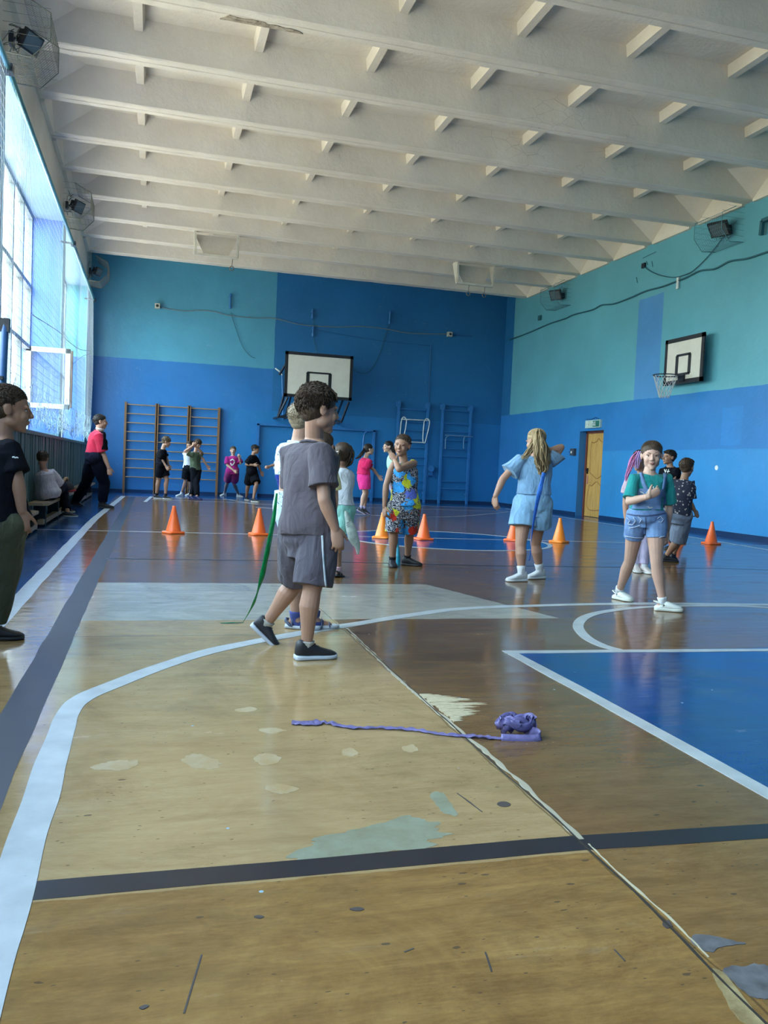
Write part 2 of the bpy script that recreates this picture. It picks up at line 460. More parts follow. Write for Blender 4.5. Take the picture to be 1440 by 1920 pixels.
court_line([(1160, 1219), (1128, 1210), (1098, 1194), (1084, 1174), (1098, 1157), (1140, 1146), (1220, 1138), (1330, 1136), (1440, 1139), (1700, 1160)], .066, m_wl, smooth=True)
court_line([(945, 1223), (1440, 1219), (2000, 1214)], .062, m_wl)
court_line([(962, 1226), (1140, 1322), (1440, 1488), (1900, 1740)], .066, m_wl)
court_line([(284, 931), (272, 941)], .07, m_wl)

m_split = M('splintered_bare_plywood', (.62, .52, .34), .7)
m_split.col(m_split.ramp(m_split.noise(30, 6, .7, m_split.scaled((1, 8, 1))), [(.3, (.38, .28, .15)), (.55, (.66, .57, .38)), (.8, (.8, .73, .55))]))
m_split.bump(m_split.noise(40, 4, .6, m_split.scaled((1, 8, 1))), .6, .02)
def patch(pts, mat, name='worn_patch', h=.0012):
    P = [onfloor(*p) for p in pts]; c = sum(P, V((0, 0, 0))) / len(P); Q = []
    PP = [P[-1]] + P + P[:2]
    for i in range(len(P)):
        for p in curve_pts(PP[i:i + 4], 8)[8:16]:
            q = p - c; Q.append(c + q * (.92 + .30 * noise.noise(p * 18) + .16 * noise.noise(p * 55)))
    top = [q + V((0, 0, h)) for q in Q]
    mb = MB(); mb.loft([Q, top, [c + V((0, 0, h))] * len(Q)], cap=False); return mb.build(name, mat, floor)
# splintered spot with ragged fingers beside the joint
mb = MB(); rnd = random.Random(3)
for i in range(46):
    t = i / 45; a = onfloor(790 + 62 * t + rnd.uniform(-4, 4), 1303 + 50 * t)
    L = (.04 + .16 * math.sin(math.pi * min(1, t * 1.05 + .05))) * rnd.uniform(.55, 1.15); h = rnd.uniform(.0012, .004)
    wd = rnd.uniform(.006, .014); d = V((1, rnd.uniform(-.12, .12), 0)).normalized(); s_ = V((-d.y, d.x, 0)) * wd
    mb.add([a - s_, a + s_, a + d * L * .8 + s_ * .5, a + d * L, a - s_ + V((0, 0, h)), a + s_ + V((0, 0, h)), a + d * L * .8 + s_ * .5 + V((0, 0, h)), a + d * L + V((0, 0, h * .3))],
           [(0, 3, 2, 1), (4, 5, 6, 7), (0, 1, 5, 4), (1, 2, 6, 5), (2, 3, 7, 6), (3, 0, 4, 7)])
mb.build('splintered_patch', m_split, floor, label='pale splintered bare wood along the floor joint')
# ragged putty line along the long joint
mb = MB()
P = [onfloor(*p) for p in [(650, 1178), (700, 1226), (760, 1284), (860, 1368), (960, 1452), (1088, 1574)]]
Q = curve_pts(P, 40); rings = []
for i, p in enumerate(Q):
    t = (Q[min(i + 1, len(Q) - 1)] - Q[max(i - 1, 0)]).normalized(); s_ = V((-t.y, t.x, 0))
    a = .009 + .013 * noise.noise(p * 9); b = .004 + .014 * abs(noise.noise(p * 14 + V((5, 0, 0))))
    rings.append([p - s_ * b, p + s_ * a, p + s_ * a * .9 + V((0, 0, .001)), p - s_ * b * .9 + V((0, 0, .001))])
mb.loft(rings); mb.build('joint_filler', M('old_joint_putty', (.40, .36, .27), .6).m, floor)
mb = MB(); Q = curve_pts([onfloor(*p) for p in [(650, 1180), (860, 1372), (1090, 1579), (1240, 1722), (1330, 1815), (1440, 1925)]], 50); rings = []
for i, p in enumerate(Q):
    t = (Q[min(i + 1, len(Q) - 1)] - Q[max(i - 1, 0)]).normalized(); s_ = V((-t.y, t.x, 0)); a = .0022 + .003 * abs(noise.noise(p * 11))
    p = p + s_ * .004 * noise.noise(p * 6)
    rings.append([p - s_ * a, p + s_ * a, p + s_ * a + V((0, 0, .0016)), p - s_ * a + V((0, 0, .0016))])
mb.loft(rings); mb.build('floor_joint', M('dirty_joint', (.03, .024, .018), .8).m, floor)
mb = MB(); Q = curve_pts([onfloor(*p) for p in [(1096, 1583), (1170, 1655), (1240, 1716), (1320, 1796)]], 40); rings = []
for i, p in enumerate(Q):
    t = (Q[min(i + 1, len(Q) - 1)] - Q[max(i - 1, 0)]).normalized(); s_ = V((t.y, -t.x, 0)) ; p = p - s_ * .008; a = .0035 + .008 * abs(noise.noise(p * 16))
    rings.append([p - s_ * .001, p - s_ * a, p - s_ * a + V((0, 0, .0013)), p - s_ * .001 + V((0, 0, .0013))])
mb.loft(rings); mb.build('joint_filler', M('pale_joint_splinters', (.52, .46, .32), .7).m, floor)
g = M('greenish_worn_varnish', (.25, .26, .19), .3); g.col(g.ramp(g.noise(12, 6, .7), [(.3, (.22, .21, .13)), (.7, (.29, .32, .24))]))
patch([(545, 1598), (560, 1582), (640, 1560), (700, 1545), (760, 1528), (810, 1532), (840, 1560), (800, 1590), (650, 1612), (560, 1618)], g, h=.0005)
patch([(808, 1490), (828, 1486), (858, 1520), (850, 1532), (826, 1522)], g, h=.0005)
pw = M('whitened_scuff', (.42, .37, .27), .35); pw.col(pw.ramp(pw.noise(14, 6, .7), [(.35, (.40, .26, .11)), (.65, (.47, .38, .24))]))
for c_ in [[(165, 1440), (200, 1428), (262, 1424), (255, 1438), (210, 1446)], [(336, 1424), (370, 1413), (425, 1432), (380, 1444)], [(472, 1424), (500, 1412), (528, 1420), (505, 1438)],
           [(492, 1478), (520, 1468), (558, 1480), (530, 1492)], [(752, 1402), (775, 1396), (784, 1408), (765, 1412)], [(640, 1406), (662, 1402), (672, 1416), (650, 1420)], [(440, 1330), (470, 1325), (482, 1331), (455, 1336)],
           [(484, 1368), (515, 1364), (540, 1370), (510, 1376)]]:
    patch(c_, pw, 'pale_scuff', .0005)
dk = plain('bared_dark_wood', (.07, .055, .05), .6)
patch([(931, 1506), (945, 1503), (958, 1507), (952, 1513), (936, 1513)], dk, 'dark_chip')
patch([(656, 1704), (672, 1701), (686, 1705), (676, 1709), (662, 1708)], dk, 'dark_chip')
patch([(473, 1719), (484, 1716), (496, 1719), (486, 1723)], dk, 'dark_chip')
patch([(260, 1890), (272, 1885), (279, 1887), (268, 1893)], dk, 'dark_chip')
patch([(1242, 1732), (1254, 1726), (1262, 1738), (1250, 1742)], dk, 'dark_chip')
gr = plain('grey_bared_ply', (.13, .125, .13), .5, var=.4, sc=25)
patch([(1290, 1762), (1310, 1752), (1370, 1763), (1410, 1770), (1350, 1776), (1330, 1790)], gr, 'worn_patch')
patch([(1352, 1815), (1400, 1808), (1450, 1812), (1440, 1880), (1400, 1868), (1370, 1838)], gr, 'worn_patch')
ys = M('yellow_worn_edge', (.36, .27, .11), .5); ys.col(ys.ramp(ys.noise(20, 6, .7), [(.3, (.2, .13, .05)), (.7, (.46, .36, .18))]))
patch([(1335, 1822), (1352, 1818), (1420, 1900), (1440, 1935), (1400, 1930), (1360, 1880)], ys, 'worn_patch')
mb = MB(); a, b = onfloor(857, 1487), onfloor(904, 1522); s_ = V((.003, .002, 0))
mb.loft([[a, a + V((0, 0, .0008))], [a.lerp(b, .5) - s_, a.lerp(b, .5) + s_ + V((0, 0, .0008))], [b, b + V((0, 0, .0008))]], cap=False, closed=False)
for (p, q) in [((857, 1487), (904, 1522)), ((1152, 1780), (1172, 1802)), ((378, 1790), (345, 1900)), ((910, 1785), (922, 1822)), ((758, 1785), (776, 1778))]:
    mb.bar(onfloor(*p, .0004), onfloor(*q, .0004), .0035, .0008)
mb.build('scratch', dk, floor)

# ---------------------------------------------------------------- walls
EXT = .35
MB().span((XL - .6, YF, -.1), (XR + .5, YF + EXT, ZS + .4)).build('wall_far', m_far, kind='structure')
MB().span((XL - .6, YN - EXT, -.1), (XR + .5, YN, ZS + .4)).build('wall_near', m_near, kind='structure')
DY0, DY1, DH = 17.1, 18.2, 2.03
mb = MB()
mb.span((XR, YN - EXT, -.1), (XR + EXT, DY0, ZS + .4)); mb.span((XR, DY1, -.1), (XR + EXT, YF + EXT, ZS + .4)); mb.span((XR, DY0, DH), (XR + EXT, DY1, ZS + .4))
mb.span((XR + .30, DY0 - .1, -.1), (XR + EXT, DY1 + .1, DH + .1))
mb.build('wall_right', m_right, kind='structure')
mb = MB(); WL0 = XW - .1
mb.span((WL0, YN - EXT, -.1), (XL, YF + EXT, ZSILL)); mb.span((WL0, YN - EXT, ZHEAD), (XL, YF + EXT, ZS + .4))
ed = [YN - EXT] + [v_ for b in BAYS for v_ in b] + [YF + EXT]
for i in range(0, len(ed), 2): mb.span((WL0, ed[i], ZSILL), (XL, ed[i + 1], ZHEAD))
mb.build('wall_left', m_left, kind='structure')
nav = plain('navy_gloss_paint', (.008, .035, .11), .3)
mb = MB(); mb.span((XL, YF - .018, 0), (XR, YF, .085)); mb.build('baseboard_far', nav, kind='structure')
mb = MB(); mb.span((XR - .018, YN, 0), (XR, DY0 - .02, .085)); mb.span((XR - .018, DY1 + .02, 0), (XR, YF - .018, .085)); mb.build('baseboard_right', nav, kind='structure')

# ---------------------------------------------------------------- ceiling of ribbed slabs
ceil = MB().span((XL - .6, YN - EXT, ZS), (XR + .5, YF + EXT, ZS + .3)).build('ceiling', m_ceil, kind='structure')
BEAMS = [9.757 + 1.504 * i for i in range(-7, 9)]
BW, ZR = .27, 6.12
RIBX = [4.073 + 1.4617 * j for j in range(-3, 4)]
def rough_bar(x0, x1, y0, y1, z0, z1, seed):
    rings = []; n = 90
    for i in range(n + 1):
        x = x0 + (x1 - x0) * i / n
        j = lambda q: .007 * noise.noise(V((x * 2.3, q, seed))) + .005 * noise.noise(V((x * 9, q, seed)))
        rings.append([V((x, y0 - .03, z1)), V((x, y0 + j(1), z0 + .012 + j(2))), V((x, y0 + .02 + j(3), z0 + j(4))), V((x, (y0 + y1) / 2 - .012, z0 + j(4))), V((x, (y0 + y1) / 2, z0 + .03)),
                      V((x, (y0 + y1) / 2 + .012, z0 + j(5))), V((x, y1 - .02 + j(6), z0 + j(5))), V((x, y1 + j(7), z0 + .012 + j(8))), V((x, y1 + .03, z1))])
    return MB().loft(rings)
for bi, yb in enumerate(BEAMS):
    rough_bar(XL - .02, XR + .02, yb - BW, yb, 5.83, ZS + .02, bi).build('beam', m_ceil, ceil)
    y0, y1 = yb - 1.504 + .02, yb - BW - .02
    for x in RIBX:
        mb = MB(); mb.loft([[V((x - .05, y, ZR)), V((x + .05, y, ZR)), V((x + .075, y, ZS + .01)), V((x - .075, y, ZS + .01))] for y in (y0, y1)])
        mb.build('rib', m_ceil, ceil)
for side, X in ((1, XR), (-1, XL)):
    for bi, yb in enumerate(BEAMS):
        y0, y1 = yb - 1.504, yb - BW
        mb = MB(); mb.span((X, y0, ZT - .02), (X - side * .06, y1, ZS))
        for yy, s_ in ((y1, -1), (y0, 1)):
            a = V((X - side * .06, yy, 5.84)); t1 = V((X - side * .66, yy, ZS)); t2 = V((X - side * .06, yy + s_ * .55, ZS)); t0 = V((X - side * .06, yy, ZS))
            mb.add([a, t1, t2, t0], [(0, 1, 2), (0, 2, 3), (0, 3, 1), (1, 3, 2)])
        mb.build('end_rib', m_ceil, ceil)
sp_ = M('spalled_concrete', (.22, .18, .13), .95); sp_.col(sp_.ramp(sp_.noise(14, 7, .8), [(.35, (.10, .08, .06)), (.5, (.36, .31, .24)), (.7, (.55, .5, .42))]))
mb = MB(); yb = BEAMS[7]; n = 40; rings = []
for i in range(n + 1):
    t = i / n; x = .58 + .93 * t; wdt = (.10 if t < .55 else .07) * min(1, 9 * t + .1, 6 * (1 - t) + .05); j = .03 * noise.noise(V((x * 8, 1, 1)))
    rings.append([V((x, yb - .015 - wdt + j, 5.822)), V((x, yb - .012 + j * .3, 5.822)), V((x, yb - .012 + j * .3, 5.84)), V((x, yb - .015 - wdt + j, 5.84))])
mb.loft(rings); mb.build('spalled_strip', sp_, ceil, label='brown spalled concrete strip on the beam')

# ---------------------------------------------------------------- windows
m_frame = plain('window_paint_shaded', (.20, .26, .34), .5); m_sash = plain('white_sash_paint', (.66, .70, .70), .45)  # frame's grey-blue is painted-in shading against bright panes; sash stays plain white
m_glass = M('window_glass', (1, 1, 1), .02)
_nt = m_glass.nt; tr = _nt.nodes.new('ShaderNodeBsdfTransparent'); gl = _nt.nodes.new('ShaderNodeBsdfGlossy'); gl.inputs['Roughness'].default_value = .02
mx = _nt.nodes.new('ShaderNodeMixShader'); fr = _nt.nodes.new('ShaderNodeFresnel'); fr.inputs[0].default_value = 1.9
tr.inputs[0].default_value = (.93, .98, .97, 1)
mx.inputs[0].default_value = .22; _nt.links.new(tr.outputs[0], mx.inputs[1]); _nt.links.new(gl.outputs[0], mx.inputs[2])
_nt.links.new(mx.outputs[0], _nt.nodes['Material Output'].inputs[0])
m_pane = M('dusty_window_glass', (1, 1, 1), .3); _nt = m_pane.nt
tr = _nt.nodes.new('ShaderNodeBsdfTransparent'); gl = _nt.nodes.new('ShaderNodeBsdfTranslucent'); mx = _nt.nodes.new('ShaderNodeMixShader'); mx.inputs[0].default_value = .06
tr.inputs[0].default_value = (.93, .99, .98, 1); gl.inputs[0].default_value = (.9, .95, .95, 1)
_nt.links.new(tr.outputs[0], mx.inputs[1]); _nt.links.new(gl.outputs[0], mx.inputs[2]); _nt.links.new(mx.outputs[0], _nt.nodes['Material Output'].inputs[0])
RAILS = [ZSILL + .03, 1.70, 2.80, 3.85, ZHEAD - .03]
for wi, (a, b) in enumerate(BAYS):
    root = empty('window_%d' % (wi + 1), (XW, (a + b) / 2, ZSILL), kind='structure')
    og = root.location.copy(); n = 6; st = (b - a) / n
    mb = MB()
    for z in RAILS: mb.span((XW - .06, a, z - .035), (XW + .06, b, z + .035))
    for i in range(n + 1): 
        y = a + st * i; mb.span((XW - .055, max(a, y - .045), ZSILL), (XW + .055, min(b, y + .045), ZHEAD))
    mb.build('window_frame', m_frame, root, og)
    MB().span((XW + .0, a, ZSILL - .02), (XL + .03, b, ZSILL + .025)).build('window_sill', m_frame, root, og)
    mb = MB()
    for i in range(n):
        for j in range(4):
            if wi == 2 and i == 5 and j == 1: continue
            y = a + st * i
            mb.add([(XW, y + .04, RAILS[j] + .03), (XW, y + st - .04, RAILS[j] + .03), (XW, y + st - .04, RAILS[j + 1] - .03), (XW, y + .04, RAILS[j + 1] - .03)], [(0, 1, 2, 3)])
    mb.build('panes', m_pane, root, og)
    if wi == 2:   # casement swung inwards against the pier
        y0 = b - .05; x0, x1, z0, z1 = XW + .0, XW + .74, 1.74, 2.82
        mb = MB(); f_ = .085
        for (p, q) in [((x0, z0), (x0 + f_, z1)), ((x1 - f_, z0), (x1, z1)), ((x0, z0), (x1, z0 + f_)), ((x0, z1 - f_), (x1, z1))]:
            mb.span((p[0], y0 - .03, p[1]), (q[0], y0 + .03, q[1]))
        sash = mb.build('sash', m_sash, root, og, label='white casement sash swung open into the hall')
        mb = MB(); mb.add([(x0 + f_, y0, z0 + f_), (x1 - f_, y0, z0 + f_), (x1 - f_, y0, z1 - f_), (x0 + f_, y0, z1 - f_)], [(0, 1, 2, 3)])
        mb.build('sash_pane', m_glass, sash, og)
        MB().span((x1 + .002, y0 - .02, z0 + .03), (x1 + .04, y0 + .05, z1 - .03)).build('sash_edge', plain('weathered_edge', (.16, .12, .10), .7), sash, og)

# trees outside the windows
m_leaf = M('green_leaves', (.10, .20, .04), .6); m_leaf.col(m_leaf.ramp(m_leaf.noise(2.0, 3), [(.3, (.05, .13, .02)), (.7, (.20, .32, .07))]))  # the leaves' own green, mottled at random
m_bark = plain('bark', (.10, .075, .05), .9)
tl = ['leafy green tree outside the windows nearest the camera', 'leafy green tree outside beyond the second window', 'leafy green tree outside the window with the open sash', 'leafy green tree outside the farthest window', 'leafy green tree close outside, mirrored in the open sash']
for ti, (tx, ty, tr_, tz) in enumerate([(-9.5, 2, 2.6, 4.2), (-9.0, 8.5, 2.4, 3.6), (-8.6, 15.5, 2.5, 3.8), (-9.2, 21.5, 2.6, 4.0), (-4.4, 2.5, 1.5, 3.0)]):
    rt = empty('tree', (tx, ty, -1)); og = rt.location.copy(); tag(rt, tl[ti], 'tree', 'trees outside the windows')
    rnd = random.Random(ti); mb = MB()
    for i in range(2600):
        d = V((rnd.gauss(0, 1), rnd.gauss(0, 1), rnd.gauss(0, 1))).normalized(); q = V((tx, ty, tz)) + V((d.x * tr_, d.y * tr_, d.z * tr_ * 1.1)) * (rnd.uniform(.55, 1.05) + .25 * noise.noise(d * 2.5 + V((ti, 0, 0))))
        a = V((rnd.gauss(0, 1), rnd.gauss(0, 1), rnd.gauss(0, .5))).normalized(); b2 = a.orthogonal().normalized(); s_ = rnd.uniform(.07, .14)
        mb.add([q - a * s_, q + b2 * s_ * .5, q + a * s_, q - b2 * s_ * .5], [(0, 1, 2, 3)])
    mb.build('foliage', m_leaf, rt, og)
    mb = MB(); mb.tube([(tx, ty, -1), (tx + .1, ty, 1.5), (tx, ty + .1, tz)], [.2, .15, .08])
    for i in range(6):
        a = i * 1.05; mb.tube([(tx, ty, tz - 1.3), (tx + math.cos(a) * 1.4, ty + math.sin(a) * 1.4, tz + .6)], [.06, .02], 6)
    mb.build('trunk', m_bark, rt, og, smooth=True)

# ---------------------------------------------------------------- door, sign
root = empty('door_1', (XR + .2, (DY0 + DY1) / 2, 0), kind='structure'); og = root.location.copy()
m_pine = M('varnished_knotty_pine', (.5, .3, .1), .4)
m_pine.col(m_pine.mix(m_pine.math('MULTIPLY', m_pine.lt(m_pine.voro(3.2, m_pine.scaled((1, 1.4, 1))), .06), .8), m_pine.ramp(m_pine.noise(5, 6, .6, m_pine.scaled((6, 6, .5)), 1), [(.3, (.42, .235, .055)), (.7, (.66, .42, .13))]), (.12, .05, .02)))
MB().span((XR + .20, DY0 + .04, .01), (XR + .245, DY1 - .06, DH - .05)).build('door_leaf', m_pine, root, og)
mb = MB(); xf = XR + .198
def moulding(pts):
    q = curve_pts(pts, 8); mb.tube(q, .013, 6)
ya, yb_, = DY0 + .2, DY1 - .22; ym = (ya + yb_) / 2
moulding([(xf, ya, 1.05), (xf, ya, 1.4), (xf, ya, 1.72), (xf, ya + .1, 1.76), (xf, ym - .08, 1.80), (xf, ym, 1.86), (xf, ym + .08, 1.80), (xf, yb_ - .1, 1.76), (xf, yb_, 1.72), (xf, yb_, 1.05)])
moulding([(xf, ya, 1.05), (xf, ya + .12, 1.0), (xf, ym, .92), (xf, yb_ - .12, 1.0), (xf, yb_, 1.05)])
moulding([(xf, ya, .2), (xf, ya, .72), (xf, ya + .12, .74), (xf, ym, .84), (xf, yb_ - .12, .74), (xf, yb_, .72), (xf, yb_, .2), (xf, ya, .2)])
mb.build('panel_moulding', plain('pine_moulding', (.40, .21, .06), .45), root, og, smooth=True)
mb = MB(); mb.span((XR + .17, DY1 - .06, 0), (XR + .25, DY1, DH)); mb.span((XR + .17, DY0, 0), (XR + .25, DY0 + .04, DH)); mb.span((XR + .17, DY0, DH - .05), (XR + .25, DY1, DH))
mb.build('door_frame', plain('red_brown_frame', (.16, .05, .035), .5), root, og)
mb = MB(); mb.span((XR + .185, DY1 - .15, 1.02), (XR + .2, DY1 - .09, 1.16)); mb.tube([(XR + .19, DY1 - .12, 1.12), (XR + .14, DY1 - .12, 1.12), (XR + .14, DY1 - .24, 1.12)], .01, 8)
mb.build('door_handle', plain('black_metal', (.02, .02, .022), .35, .6), root, og)
MB().span((XR + .188, DY1 - .16, .78), (XR + .2, DY1 - .10, .98)).build('lock_plate', plain('pinkish_plate', (.45, .2, .17), .5), root, og)
s = empty('exit_sign', (XR, 17.55, 2.1)); tag(s, 'white and green exit sign above the pine door', 'sign'); og = s.location.copy()
MB().span((XR - .05, 17.2, 2.09), (XR, 17.88, 2.27)).build('sign_case', plain('dull_green_white', (.45, .62, .58), .4), s, og)
MB().span((XR - .055, 17.23, 2.11), (XR - .05, 17.52, 2.25)).build('sign_panel', plain('sign_green', (.02, .16, .13), .4), s, og)
def text3d(txt, size, loc, rot, mat, name, parent, og, ext=.002):
    cu = bpy.data.curves.new(name, 'FONT'); cu.body = txt; cu.size = size; cu.extrude = ext; cu.align_x = 'CENTER'; cu.align_y = 'CENTER'
    t = bpy.data.objects.new(name, cu); COL.objects.link(t)
    me = bpy.data.meshes.new_from_object(t.evaluated_get(bpy.context.evaluated_depsgraph_get())); bpy.data.objects.remove(t)
    me.transform(Matrix.Translation(V(loc) - V(og)) @ rot.to_4x4()); me.materials.clear(); me.materials.append(mat)
    o_ = bpy.data.objects.new(name, me); COL.objects.link(o_); o_.parent = parent; return o_
ROT_R = Matrix(((0, 0, -1), (-1, 0, 0), (0, 1, 0)))
text3d('ВЫХОД', .115, (XR - .058, 17.6, 2.18), ROT_R, plain('sign_white', (.85, .92, .9), .4), 'lettering', s, og)
mb = MB(); mb.tube([(XR - .01, 17.3, 2.28), (XR - .03, 17.45, 2.33), (XR - .01, 17.7, 2.29), (XR - .01, 17.9, 2.31)], .006, 6)
mb.build('wire', nav, s, og)
s = empty('fire_alarm_box', (XR, 18.40, 1.5)); tag(s, 'small dark wall box left of the pine door', 'switch box'); og = s.location.copy()
MB().span((XR - .07, 18.33, 1.45), (XR, 18.52, 1.62)).build('case', plain('dark_grey_plastic', (.05, .06, .08), .4), s, og)
MB().cyl((XR - .075, 18.43, 1.53), .03, .02, 12, (1, 0, 0)).build('button', plain('white_plastic', (.6, .65, .7), .4), s, og)
mb = MB(); mb.tube([(XR - .01, 18.5, 1.55), (XR - .012, 18.7, 1.54)], .008, 6); mb.build('wire', nav, s, og)
#==PART3
# ---------------------------------------------------------------- wall bars, boards, cables
m_bar = plain('varnished_brown_wood', (.20, .105, .045), .45)
m_rung = plain('worn_rung_wood', (.30, .21, .13), .45)
def at_far(px, py, dd=0): return at(px, py, YF - dd)
zz = [2.30 - .236 * i for i in range(9)]
lb = ['wooden wall bars, leftmost of the three sections, beside the window wall', 'wooden wall bars, middle of the three sections', 'wooden wall bars, rightmost of the three sections, beside the child in magenta']
xs = [-.722, .08, .905, 1.70]
for i in range(3):
    x0, x1 = xs[i] + .045, xs[i + 1] - .035
    r_ = empty('wall_bars', ((x0 + x1) / 2, YF - .08, 0)); tag(r_, lb[i], 'wall bars', 'wooden wall bars'); og = r_.location.copy()
    for x in (x0 - .03, x1 + .02):
        MB().span((x - .028, YF - .14, 0), (x + .028, YF - .015, 2.36)).build('upright', m_bar, r_, og)
    for z in zz:
        mb = MB(); mb.tube([(x0 - .02, YF - .10, z), (x1 + .01, YF - .10, z)], .016, 8, flat=(V((0, 0, 1)), .8)); mb.build('rung', m_rung, r_, og, smooth=True)
m_bsteel = plain('blue_painted_steel', (.03, .17, .45), .35)
m_wsteel = plain('white_painted_steel', (.62, .70, .72), .35)
def bars_steel(x0, x1, ztop, zs, label):
    r_ = empty('wall_bars', ((x0 + x1) / 2, YF - .1, 0)); tag(r_, label, 'wall bars', 'blue steel wall bars'); og = r_.location.copy()
    for x in (x0, x1):
        mb = MB(); mb.span((x - .03, YF - .17, 0), (x + .03, YF - .11, ztop)); mb.span((x - .05, YF - .18, ztop - .16), (x + .05, YF - .005, ztop - .02)); mb.span((x - .03, YF - .12, .25), (x + .03, YF - .005, .31))
        mb.build('upright', m_bsteel, r_, og)
    for z in zs:
        mb = MB(); mb.tube([(x0, YF - .14, z), (x1, YF - .14, z)], .015, 8); mb.build('rung', m_bsteel, r_, og, smooth=True)
    return r_
Zs = lambda px, ys: [at(px, y, YF - .14).z for y in ys]
bars_steel(6.68, 7.55, 2.86, Zs(770, [768, 791, 807, 823, 839, 857, 871, 902, 917]), 'blue steel wall bars with a white pull-up frame hung on them')
bars_steel(8.0, 8.86, 2.86, Zs(850, [760, 770, 795, 810, 826, 842, 856, 903, 917]), 'blue steel wall bars beside the far right corner')
# pull-up frames hooked on the bars
r_ = empty('pull_up_frame', (7.2, YF - .3, 2.2)); tag(r_, 'white bent tube pull-up frame hooked on the blue wall bars', 'pull-up bar'); og = r_.location.copy()
P = lambda px, py, d=.19: at(px, py, YF - d)
mb = MB(); mb.tube(curve_pts([P(748.5, 828), P(751, 805), (P(753, 788)), P(757, 782), P(762, 787), P(761, 800), P(758, 815), P(756, 826)], 5), .016, 8); mb.build('side_loop', m_wsteel, r_, og, smooth=True)
mb = MB(); mb.tube(curve_pts([P(797, 830), P(801, 815), P(805.5, 793), P(803, 786), P(798, 786), P(795.5, 792), P(794, 805), P(793, 822), P(794, 830), P(797, 830)], 5), .016, 8)
mb.build('side_loop', m_wsteel, r_, og, smooth=True)
mb = MB(); mb.tube([P(753, 786), P(805, 788.5)], .018, 8); mb.build('grip_bar', m_wsteel, r_, og, smooth=True)
mb = MB(); mb.tube([P(750, 828), P(795, 830)], .016, 8); mb.build('grip_bar', m_wsteel, r_, og, smooth=True)
r_ = empty('pull_up_frame', (8.5, YF - .3, 2.0)); tag(r_, 'thin grey-blue pull-up bracket on the right steel wall bars', 'pull-up bar'); og = r_.location.copy()
mg_ = plain('grey_blue_steel', (.12, .25, .42), .4)
mb = MB(); mb.tube([P(835, 816, .19), P(886, 819, .19)], .016, 8); mb.build('grip_bar', mg_, r_, og, smooth=True)
for q in (836, 870): mb = MB(); mb.tube(curve_pts([P(q - 1, 841, .22), P(q, 822, .21), P(q + 5, 818, .19)], 5), .014, 8); mb.build('arm', mg_, r_, og, smooth=True)
# box between the bars
r_ = empty('wall_winch', (7.73, YF, .8)); tag(r_, 'blue painted hand winch on the wall between the steel bars', 'winch'); og = r_.location.copy()
MB().span((7.65, YF - .12, .78), (7.79, YF, 1.08)).build('housing', m_bsteel, r_, og)
mb = MB(); mb.cyl((7.72, YF - .14, .98), .09, .08, 16, (0, 1, 0)); mb.build('drum', m_bsteel, r_, og)
mb = MB(); mb.tube([(7.6, YF - .1, .70), (7.66, YF - .12, .80), (7.78, YF - .12, .80), (7.86, YF - .1, .72)], .015, 8); mb.build('crank', m_bsteel, r_, og, smooth=True)
# goal outline
r_ = empty('goal_frame', (4.4, YF - .08, 0)); tag(r_, 'blue painted handball goal frame fixed flat to the far wall', 'goal'); og = r_.location.copy()
for x in (2.74, 6.0):
    MB().span((x - .035, YF - .11, 0), (x + .035, YF - .04, 1.99)).build('post', m_bsteel, r_, og)
MB().span((2.7, YF - .11, 1.95), (6.04, YF - .04, 2.02)).build('crossbar', m_bsteel, r_, og)
mb = MB(); mb.tube(curve_pts([(5.7, YF - .1, 0), (5.7, YF - .1, 1.7), (5.78, YF - .1, 1.93)], 4), .02, 8); mb.build('net_stay', m_bsteel, r_, og, smooth=True)

